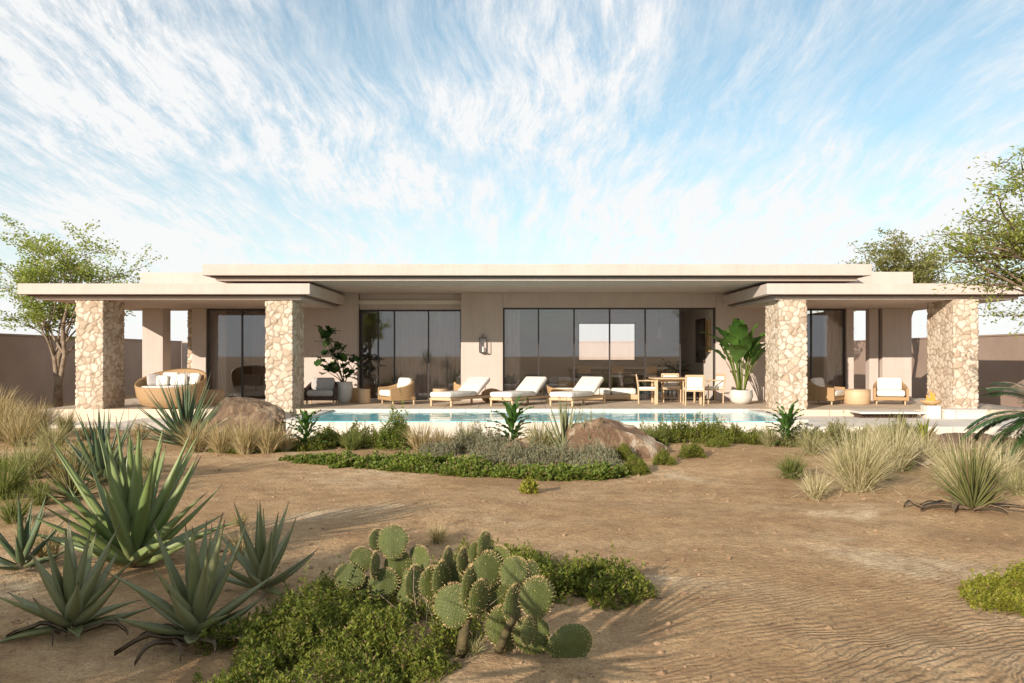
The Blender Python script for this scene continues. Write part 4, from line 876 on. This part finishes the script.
# ------------------------------------------------------------------ furniture
def spot(px, py, z=0.0):
    Y = F * (EYE - z) / (py - HOR); return ((px - 512) / F * Y, Y, z)
def soft(mb, c, size, r=.05, rot=(0, 0, 0)): return mb.rbox(c, size, r, 3, rot)
def u_shell(w, d, h_arm, h_back, th, n=26, z0=.12):
    """U-shaped wrap-around shell open to -y"""
    path = []
    for i in range(n + 1):
        a = math.pi * i / n; x = math.cos(a) * w / 2; y = math.sin(a)
        sgn = 1 if x > 0 else -1; x = sgn * (abs(math.cos(a)) ** .55) * w / 2; y = (abs(math.sin(a)) ** .55) * d - d / 2
        path.append((x, y, h_arm + (h_back - h_arm) * max(0, math.sin(a)) ** 1.4))
    V = []
    for i, (x, y, h) in enumerate(path):
        a = path[max(0, i - 1)]; b = path[min(n, i + 1)]; t = Vector((b[0] - a[0], b[1] - a[1], 0)).normalized(); nrm = Vector((-t.y, t.x, 0))
        p = Vector((x, y, 0)); inn = p + nrm * th
        for q, z in ((p, z0), (p + Vector((0, 0, 0)), h - .03), (p + nrm * th * .5, h), (inn, h - .03), (inn, z0)): V.append((q.x, q.y, z))
    mb = MB(); Fa = [(i*5+j, i*5+(j+1) % 5, (i+1)*5+(j+1) % 5, (i+1)*5+j) for i in range(n) for j in range(5)]
    mb.arr(V, Fa); o = mb.n - (n + 1) * 5
    mb.Fc.append(np.array([[o, o+1, o+2, o+3, o+4]])); mb.Fc.append(np.array([[o + n*5 + j for j in range(4, -1, -1)]])); return mb
def armchair(label, loc, rz, cush=CUSH, frame=WICKER):
    t = thing('armchair', label, 'armchair', loc, rz, 'wicker armchairs on the terrace')
    u_shell(.92, .84, .48, .72, .07).build('shell', frame, t, smooth=False)
    MB().rbox((0, -.02, .17), (.80, .78, .10), .02).build('base', frame, t)
    soft(MB(), (0, -.07, .32), (.74, .74, .18), .06).build('seat_cushion', cush, t, smooth=True)
    soft(MB(), (0, .20, .56), (.66, .18, .38), .07, (R(-12), 0, 0)).build('back_cushion', cush, t, smooth=True)
    for sx in (-1, 1):
        for sy in (-1, 1):
            b = MB(); b.tube([(sx * .37, sy * .32, 0), (sx * .37, sy * .32, .13)], [.022, .028], 8); b.build('leg', TEAK, t)
    return t
armchair('wicker armchair with white cushions facing left beside the drum stools', spot(398, 404), R(-58))
armchair('shaded dark wood armchair behind the second pillar beside the leafy pot', spot(322, 404), R(4), CUSHG, DARKWOOD_AND_SHADE)
armchair('wicker armchair beside the third stone pillar turned to the right', spot(825, 404), R(50))
armchair('wicker armchair with white cushions right of the pale drum table', spot(890, 404), R(-20))
armchair('wicker armchair partly behind the first sun lounger', spot(468, 399.5), R(25), CUSH, TAN)
def drum(name, label, loc, r, h, m, group='round drum tables'):
    t = thing(name, label, 'side table', loc, 0, group)
    MB().lathe([(0, 0), (r * .93, 0), (r, .02), (r * 1.0, h - .05), (r * .97, h - .035)], 32).build('body', m, t, smooth=True)
    MB().lathe([(r * .97, h - .035), (r * 1.03, h - .03), (r * 1.03, h - .006), (r * 1.01, h), (0, h)], 32).build('table_top', m, t)
    return t
drum('drum_stool', 'shorter dark timber stool against the window corner', spot(355, 402), .17, .42, TAN)
drum('drum_stool', 'pale round stool beside the wicker armchair', spot(364, 403.5), .18, .42, TEAK)
drum('drum_table', 'wide pale drum table between the two wicker chairs in the right pavilion', spot(857, 404), .36, .42, TEAK)
drum('drum_table', 'pale drum coffee table inside the left pavilion next to the daybed', spot(214, 404), .30, .40, TEAK)
drum('drum_stool', 'square looking timber side table behind the first lounger', spot(440, 400.5), .22, .36, TEAK)
# lounger
def lounger(label, loc, rz):
    t = thing('sun_lounger', label, 'sun lounger', loc, rz, 'sun loungers beside the pool')
    MB().rbox((0, -.33, .20), (.045, .001, .001)) if False else None
    b = MB(); b.rbox((0, .36, .19), (.05, 1.98, .09), .008) if False else None
    f = MB()
    for sx in (-1, 1): f.rbox((sx * .34, 1.0, .20), (.05, 2.0, .06), .008)
    for y in (.028, 1.972): f.rbox((0, y, .20), (.63, .05, .078), .008)
    for k in range(9): f.rbox((0, .15 + k * .21, .205), (.63, .07, .02), .004)
    f.build('frame', TEAK, t)
    for sx in (-1, 1):
        for y in (.06, 1.94): b = MB(); b.rbox((sx * .34, y, .08), (.055, .055, .16), .006); b.build('leg', TEAK, t)
    soft(MB(), (0, .62, .315), (.72, 1.28, .15), .06).build('mattress', CUSH, t, smooth=True)
    a = R(33); L = .80; c = Vector((0, 1.24 + math.cos(a) * L / 2, .30 + math.sin(a) * L / 2))
    bc = soft(MB(), c, (.72, L, .15), .06, (a, 0, 0)).build('back_cushion', CUSH, t, smooth=True)
    c2 = c - Vector((0, -math.sin(a), math.cos(a))) * .08
    MB().rbox(c2, (.62, L, .03), .006, 1, (a, 0, 0)).build('backrest_frame', TEAK, t)
    p0 = Vector((0, 1.24 + math.cos(a) * .6, .22 + math.sin(a) * .6)); b = MB()
    for sx in (-1, 1): b.tube([(sx * .28, p0.y, p0.z), (sx * .28, p0.y + .02, .20)], .012, 6)
    b.build('support_strut', TEAK, t); return t
for i, (px, lb) in enumerate([(440, 'leftmost white sun lounger of three at the far pool edge'), (500.5, 'middle white sun lounger of three at the far pool edge'), (560.5, 'rightmost white sun lounger of three, in front of the wicker daybed')]):
    x, y, z = spot(px, 406.5)
    if i == 0: l0 = lounger(lb, (x, y, 0), R(57 - 90))
    else: copy_tree(l0, (x, y, 0), None, lb)
# round daybeds
def daybed(name, label, loc, rz, r, h_f, h_b, pillows, group='round wicker daybeds'):
    t = thing(name, label, 'daybed', loc, rz, group); k = 40; V = []
    for j in range(k):
        a = 2 * math.pi * j / k; bk = (1 + math.sin(a)) / 2; H = h_f + (h_b - h_f) * bk ** 1.3
        for (rr, zz_) in ((.62, .03), (.82, .10), (.95, .5), (1.0, .92), (.985, 1.0), (.94, .95), (.90, .55), (.80, .22)):
            z = zz_ * H if zz_ > .2 else zz_; V.append((math.cos(a) * r * rr, math.sin(a) * r * rr * .86, z))
    mb = MB(); mb.arr(V, [(j*8+i, ((j+1) % k)*8+i, ((j+1) % k)*8+i+1, j*8+i+1) for j in range(k) for i in range(7)]); mb.build('shell', WICKER, t, smooth=True)
    MB().lathe([(0, .12), (r*.80, .12), (r*.86, .18), (r * .86, h_f - .04), (r*.80, h_f + .02), (0, h_f + .03)], 36, sy=.86).build('mattress', CUSH, t, smooth=True)
    for (x, y, w, hh, m, rr) in pillows:
        soft(MB(), (x, y, h_f + hh / 2 + .02), (w, .15, hh), .065, (R(-18), 0, R(rr))).build('pillow', m, t, smooth=True)
    return t
daybed('daybed', 'round wicker daybed piled with pillows in the left pavilion', (*spot(171, 408)[:2], 0), R(-8), .92, .56, 1.04,
       [(-.55, .12, .36, .32, CUSHG, 40), (-.25, .42, .42, .36, CUSH, 15), (.15, .48, .42, .34, CUSHG, 0), (.1, .22, .44, .30, CUSH, 5), (.48, .34, .40, .34, CUSH, -30), (-.38, .2, .36, .28, CUSH, 25)])
daybed('daybed', 'wicker daybed with blanket and pillows behind the rightmost lounger', (*spot(567, 400)[:2], 0), R(10), .66, .36, .66,
       [(-.35, .3, .4, .34, CUSHG, 25), (0, .36, .42, .34, CUSH, 0), (.34, .28, .4, .30, CUSH, -25), (.0, .0, .60, .22, TAN, 0)])
t = thing('outdoor_sofa', 'long low white sofa right of the wicker daybed', 'sofa', (*spot(609, 400)[:2], 0), R(0))
MB().rbox((0, 0, .11), (1.7, .85, .16), .03).build('base', TEAK, t); soft(MB(), (-.4, 0, .28), (.84, .8, .2), .07).build('seat_cushion', CUSH, t, smooth=True)
soft(MB(), (.42, 0, .28), (.76, .8, .2), .07).build('seat_cushion', CUSH, t, smooth=True); soft(MB(), (-.6, .24, .44), (.4, .16, .26), .06, (R(-20), 0, R(20))).build('pillow', CUSH, t, smooth=True)
# knotted wicker pouf
t = thing('wicker_pouf', 'rounded woven pouf between the first two loungers', 'pouf', (*spot(491, 402)[:2], 0))
b = MB(); b.lathe([(.10, 0), (.24, .04), (.30, .16), (.27, .30), (.16, .38), (0, .39)], 24); b.build('body', WICKER, t, smooth=True)
b = MB()
for k in range(7):
    a = k * .9; pts = [Vector((math.cos(a) * math.sin(u) * .31 + .02, math.sin(a) * math.sin(u) * .31, .19 - math.cos(u) * .2)) for u in np.linspace(.4, 5.9, 18)]; b.tube(pts, .022, 6)
b.build('woven_strand', TAN, t, smooth=True)
# dining set
def dtable(loc):
    t = thing('dining_table', 'round cornered light wood dining table ringed by chairs', 'table', loc)
    MB().rbox((0, 0, .73), (1.45, .95, .045), .02).build('table_top', TEAK, t)
    for sx in (-1, 1):
        for sy in (-1, 1): b = MB(); b.rbox((sx * .62, sy * .38, .352), (.06, .06, .704), .008); b.build('leg', TEAK, t)
    MB().box(-.59, .59, -.015, .015, .62, .70).build('apron', TEAK, t); return t
dt = dtable((*spot(676, 403.5)[:2], 0))
def dchair(label, loc, rz):
    t = thing('dining_chair', label, 'dining chair', loc, rz, 'light wood dining chairs')
    soft(MB(), (0, 0, .45), (.50, .50, .07), .03).build('seat', CUSH, t, smooth=True)
    MB().rbox((0, 0, .40), (.52, .52, .035), .008).build('seat_frame', TEAK, t)
    for sx in (-1, 1):
        b = MB(); b.tube([(sx * .25, -.23, 0), (sx * .25, -.23, .66)], [.02, .022], 8); b.build('leg', TEAK, t)
        b = MB(); b.tube([(sx * .25, .24, 0), (sx * .25, .25, .45), (sx * .25, .31, .84)], [.02, .023, .018], 8); b.build('leg', TEAK, t)
        b = MB(); b.rbox((sx * .25, .02, .665), (.05, .56, .025), .01); b.build('armrest', TEAK, t)
    b = MB(); b.rbox((0, .30, .82), (.50, .03, .06), .01, 2, (R(-8), 0, 0)); b.build('top_rail', TEAK, t)
    soft(MB(), (0, .265, .64), (.44, .05, .30), .02, (R(-9), 0, 0)).build('backrest', CUSH, t, smooth=True); return t
tx, ty, _ = dt.location
d0 = dchair('light wood dining chair at the left end of the table', (tx - .85, ty - .1, 0), R(82))
d1 = copy_tree(d0, (tx + .35, ty - .72, 0), R(176), 'light wood dining chair seen from behind on the camera side of the table')
copy_tree(d0, (tx + .0, ty + .72, 0), R(-4), 'light wood dining chair on the house side of the table')
copy_tree(d0, (tx + 1.05, ty + .12, 0), R(-75), 'light wood dining chair at the right end near the potted plant')
# wall lantern
t = thing('wall_lantern', 'black framed lantern on the wall between the two big windows', 'lantern', (P(483, 343, 26.03)[0], 26.03, P(483, 352, 26.03)[2]))
b = MB(); w = .11
for sx in (-1, 1):
    for sy in (-1, 1): b.box(sx * w - .008, sx * w + .008, sy * w * .8 - .008, sy * w * .8 + .008, 0, .42)
b.box(-w, w, -w * .8, w * .8, -.02, -.002); b.box(-w - .01, w + .01, -w * .8 - .01, w * .8 + .01, .422, .44); b.tube([(0, 0, .44), (0, 0, .54)], .01, 6); b.tube([(0, 0, .53), (0, .115, .53)], .01, 6)
b.build('frame', DARKMETAL, t); MB().box(-w + .01, w - .01, -w * .8 + .01, w * .8 - .01, .0, .42).build('pane', CLEAR, t)
MB().lathe([(0, 0), (.03, 0), (.03, .16), (0, .16)], 12).build('candle', CUSH, t)
# potted plants
def potted(name, label, loc, pot, leaves, m, stemr=.014, potm=POTM):
    t = thing(name, label, 'potted plant', loc, group='potted plants'); r, h = pot
    MB().lathe([(0, 0), (r * .55, 0), (r * .85, h * .22), (r, h * .6), (r * .92, h * .93), (r * .95, h), (r * .86, h), (r * .84, h * .9)], 28).build('pot', potm, t, smooth=True)
    MB().lathe([(r * .85, h * .9), (0, h * .92)], 20).build('soil', SOIL, t)
    lm, sm_ = MB(), MB()
    for (az, inc, st, L, Wd, bend) in leaves:
        pts = paddle(lm, (math.cos(az) * r * .3, math.sin(az) * r * .3, h * .85), az, inc, st, L, Wd, bend); sm_.tube(pts, [stemr] * (len(pts) - 1) + [stemr * .6], 6)
    lm.build('leaves', m, t, smooth=True); sm_.build('stems', LEAF_COVER, t, smooth=True); return t
rs = random.Random(3); lv = []
for k in range(22):
    az = rs.uniform(0, 6.28); lv.append((az, R(rs.uniform(6, 34)), rs.uniform(.75, 1.5), rs.uniform(.55, .85), rs.uniform(.26, .38), rs.uniform(.2, 1.3)))
for az, inc, st in ((3.3, 38, 1.0), (-.1, 36, 1.0), (3.0, 30, 1.35), (.1, 26, 1.4), (4.7, 22, 1.1), (4.2, 30, .95), (5.3, 28, 1.0)): lv.append((az, R(inc), st, .8, .36, 1.0))
potted('potted_plant', 'tall paddle leaved plant in round pale pot beside the third pillar', (*spot(741, 404)[:2], 0), (.34, .40), lv, LEAF_BIRD)
# fiddle leaf plant: branching stems with round leaves
t = thing('potted_plant', 'bushy dark leaved potted tree beside the shaded armchair', 'potted plant', (*spot(344, 403)[:2], 0), group='potted plants')
MB().lathe([(0, 0), (.16, 0), (.23, .15), (.26, .45), (.24, .60), (.26, .62), (.22, .62), (.21, .56)], 28).build('pot', POTM, t, smooth=True); MB().lathe([(.22, .56), (0, .57)], 20).build('soil', SOIL, t)
lm, sm_ = MB(), MB()
for k in range(46):
    pass
clus = [(-.55, 0, 1.75, .22), (-.35, .1, 1.45, .2), (-.05, 0, 1.35, .22), (.35, 0, 1.15, .2), (-.5, -.1, 1.15, .22), (-.2, 0, 1.0, .25), (.15, .1, .85, .2), (-.45, 0, .9, .18), (-.5, 0, 2.0, .16)]
for (cx, cy, cz, cr_) in clus:
    sm_.tube([(0, 0, .55), (cx * .4, cy * .4, .55 + (cz - .55) * .5), (cx, cy, cz)], [.018, .014, .008], 6)
    for k in range(9):
        az = rs.uniform(0, 6.28); q = (cx + rs.gauss(0, cr_ * .5), cy + rs.gauss(0, cr_ * .5), cz + rs.gauss(0, cr_ * .5)); paddle(lm, q, az, R(rs.uniform(20, 90)), .03, rs.uniform(.26, .38), rs.uniform(.2, .28), .7, 6)
lm.build('leaves', LEAF_DARK, t, smooth=True); sm_.build('stems', BARK, t, smooth=True)
# fire bowl
FLAME = bpy.data.materials.new('flame'); FLAME.use_nodes = True; tt = FLAME.node_tree; tt.nodes.clear()
em = NN(tt, 'ShaderNodeEmission', i_Strength=1.6); em.inputs[0].default_value = (1, .33, .06, 1); trn = NN(tt, 'ShaderNodeBsdfTransparent'); mxx = NN(tt, 'ShaderNodeMixShader'); lw = NN(tt, 'ShaderNodeLayerWeight', i_Blend=.35)
LK(tt, lw.outputs['Facing'], mxx.inputs[0]); LK(tt, em.outputs[0], mxx.inputs[1]); LK(tt, trn.outputs[0], mxx.inputs[2]); oo = NN(tt, 'ShaderNodeOutputMaterial'); LK(tt, mxx.outputs[0], oo.inputs[0])
t = thing('fire_bowl', 'burning fire bowl on a pale plinth beside the fourth pillar', 'fire bowl', (10.32, 20.95, -.16))
MB().rbox((0, 0, .16), (.34, .34, .32), .01).build('plinth', COPING, t); MB().lathe([(0, .325), (.12, .325), (.23, .40), (.25, .44), (.22, .44), (.12, .37), (0, .36)], 24).build('bowl', TAN, t, smooth=True)
b = MB()
for (x, y, h, r, s_) in ((0, 0, .34, .075, .05), (.09, .02, .24, .055, -.03), (-.09, 0, .22, .055, .03), (.03, -.06, .26, .05, -.05)):
    k = 12; pr = [(.4, 0), (.9, .12), (1, .28), (.75, .5), (.42, .75), (.12, .93), (.01, 1)]
    b.arr([(x + r*rr*math.cos(2*math.pi*j/k) + s_*math.sin(zz_*4), y + r*rr*math.sin(2*math.pi*j/k), .37 + h*zz_) for rr, zz_ in pr for j in range(k)], [(i*k+j, i*k+(j+1) % k, (i+1)*k+(j+1) % k, (i+1)*k+j) for i in range(6) for j in range(k)])
b.build('flame', FLAME, t, smooth=True)
t = thing('bench', 'low white block bench in front of the fourth pillar', 'bench', (11.05, 20.95, -.16))
MB().rbox((0, 0, .09), (1.0, .5, .18), .01).build('base', COPING, t); MB().rbox((0, 0, .205), (1.04, .54, .045), .008).build('slab', COPING, t)
t = thing('step_slab', 'floating pale step with the shaded gap beneath filled in dark in front of the right pavilion', 'step', (9.35, 21.2, -.16))
MB().rbox((0, 0, .14), (1.6, .75, .05), .006).build('slab', COPING, t); MB().box(-.7, .7, -.12, .3, 0, .112).build('base', DARKWOOD_AND_SHADE, t)  # dark base stands in for the shade under the slab

# ------------------------------------------------------------------ rooms seen through the glass
def sofa(label, loc, w, rz=0):
    t = thing('sofa', label, 'sofa', loc, rz, 'sofas inside the rooms')
    MB().rbox((0, 0, .14), (w, .95, .18), .03).build('base', CUSH, t)
    n = max(2, round(w / .85))
    for i in range(n): soft(MB(), (-w/2 + (i + .5) * w / n, -.05, .31), (w / n - .02, .82, .17), .05).build('seat_cushion', CUSH, t, smooth=True)
    for i in range(n): soft(MB(), (-w/2 + (i + .5) * w / n, .34, .55), (w / n - .04, .2, .40), .07, (R(-12), 0, 0)).build('back_cushion', CUSH if i % 2 else CUSHG, t, smooth=True)
    return t
sofa('white sofa behind the glass of the left bedroom wing', (-8.0, 28.2, 0), 2.2); sofa('white sofa behind the glass right of the wicker armchair', (-2.9, 28.6, 0), 2.3)
t = thing('kitchen_island', 'long dark kitchen island with pale worktop behind the main window', 'kitchen island', (3.6, 29.2, 0))
MB().box(-1.62, 1.62, -.4, .4, .05, .93).build('cabinet', ISLAND, t); MB().rbox((0, 0, .96), (3.36, .9, .05), .006).build('worktop', COPING, t)
for k in range(6):
    b = MB(); b.box(-1.6 + k * .535, -1.6 + k * .535 + .52, -.422, -.402, .09, .90); d_ = b.build('door', ISLAND, t)
    b = MB(); b.box(-1.6 + k * .535 + .05, -1.6 + k * .535 + .47, -.44, -.424, .80, .815); b.build('handle', CUSHG, d_)
for i, (x, lb) in enumerate([(2.2, 'left pendant lamp above the kitchen island'), (5.05, 'right pendant lamp above the kitchen island')]):
    t = thing('pendant_lamp', lb, 'lamp', (x, 29.2, 1.95), 0, 'pendant lamps over the island')
    MB().lathe([(.02, .42), (.05, .40), (.07, .02), (.06, 0), (0, 0)], 16).build('shade', CUSH, t, smooth=True); MB().tube([(0, 0, .42), (0, 0, 1.03)], .006, 6).build('cord', DARKMETAL, t)
rs = random.Random(8)
potted('indoor_plant', 'dark leafy plant at the right end of the kitchen island', (5.55, 29.4, 0), (.24, .5), [(rs.uniform(0, 6.28), R(rs.uniform(10, 60)), rs.uniform(.2, .6), .4, .12, 1.0) for _ in range(30)], LEAF_DARK)
t = thing('wall_art', 'dark framed picture on the side wall behind the last window panel', 'picture', (6.28, 28.3, 1.15))
ART = mat('art_print', (.26, .22, .19), .9, .1, (.10, .075, .06), 2.5)
MB().box(-.03, 0, -.65, .65, 0, 1.45).build('frame', DARKWOOD_AND_SHADE, t); MB().box(-.036, -.031, -.60, .60, .05, 1.40).build('canvas', ART, t)
t = thing('wall_cabinet', 'narrow tan hanging panel beside the framed picture', 'wall cabinet', (6.28, 27.1, 1.5))
MB().box(-.06, 0, -.22, .22, 0, 1.0).build('panel', TAN, t); MB().box(-.075, -.061, -.2, .2, .1, .12).build('handle', DARKWOOD_AND_SHADE, t)

# scattered gravel on the sand
def gravel(n, seed):
    r = np.random.default_rng(seed); bm = bmesh.new(); bmesh.ops.create_icosphere(bm, subdivisions=1, radius=1.0)
    V0 = np.array([v.co[:] for v in bm.verts]); F0 = np.array([[v.index for v in f.verts] for f in bm.faces]); bm.free(); mb = MB()
    for i in range(n):
        y = 4.2 + 13.5 * r.random() ** 1.5; x = r.uniform(-.62, .62) * y
        if mnoise.noise(Vector((x * .6, y * .6, 21))) < -.05 and r.random() < .8: continue
        sc = (.003 + .016 * r.random() ** 4) * (1 + y * .05); V = V0 * (1 + .25 * r.normal(size=(len(V0), 1))) * sc * np.array([1.2, 1, .65]) + np.array([x, y, gz(x, y) + sc * .2]); mb.arr(V, F0)
    o = mb.build('gravel', mat('gravel_stone', (.26, .165, .10), .95, .1, (.36, .24, .145), 6, .3, 40)); tag(o, 'small loose stones strewn over the open sand', 'gravel', kind='stuff')
gravel(2000, 4)
def litter(n, seed):
    r = np.random.default_rng(seed); y = 4.3 + 11 * r.random(n) ** 1.3; x = np.where(r.random(n) < .6, r.uniform(-.60, -.05, n), r.uniform(-.1, .6, n)) * y
    k = np.array([mnoise.noise(Vector((a * 1.3, b * 1.3, 5))) > .0 for a, b in zip(x, y)]); x, y = x[k], y[k]
    c = np.stack([x, y, np.array([gz(a, b) + .008 for a, b in zip(x, y)])], 1); N = len(c); d = r.normal(size=(N, 3)) * np.array([1, 1, .15])
    V, Fa = leaf_cards(c, d, r.uniform(.02, .07, N), r.uniform(.004, .010, N), .7); o = MB().arr(V, Fa).build('leaf_litter', BROWN_LEAF); tag(o, 'dry brown leaf litter scattered on the sand', 'leaf litter', kind='stuff')
litter(4200, 6)

# bar stools at the island
def stool(label, x):
    t = thing('bar_stool', label, 'bar stool', (x, 28.45, 0), 0, 'bar stools at the island')
    soft(MB(), (0, 0, .70), (.42, .40, .08), .03).build('seat', CUSH, t, smooth=True); soft(MB(), (0, -.19, .90), (.42, .05, .26), .02).build('backrest', TAN, t, smooth=True)
    for sx in (-1, 1):
        for sy in (-1, 1): b = MB(); b.tube([(sx * .20, sy * .19, 0), (sx * .17, sy * .16, .68)], .018, 6); b.build('leg', TEAK, t)
    return t
st0 = stool('bar stool at the left end of the kitchen island', 2.4)
copy_tree(st0, (3.5, 28.45, 0), None, 'bar stool in the middle of the kitchen island'); copy_tree(st0, (4.6, 28.45, 0), None, 'bar stool at the right end of the kitchen island')
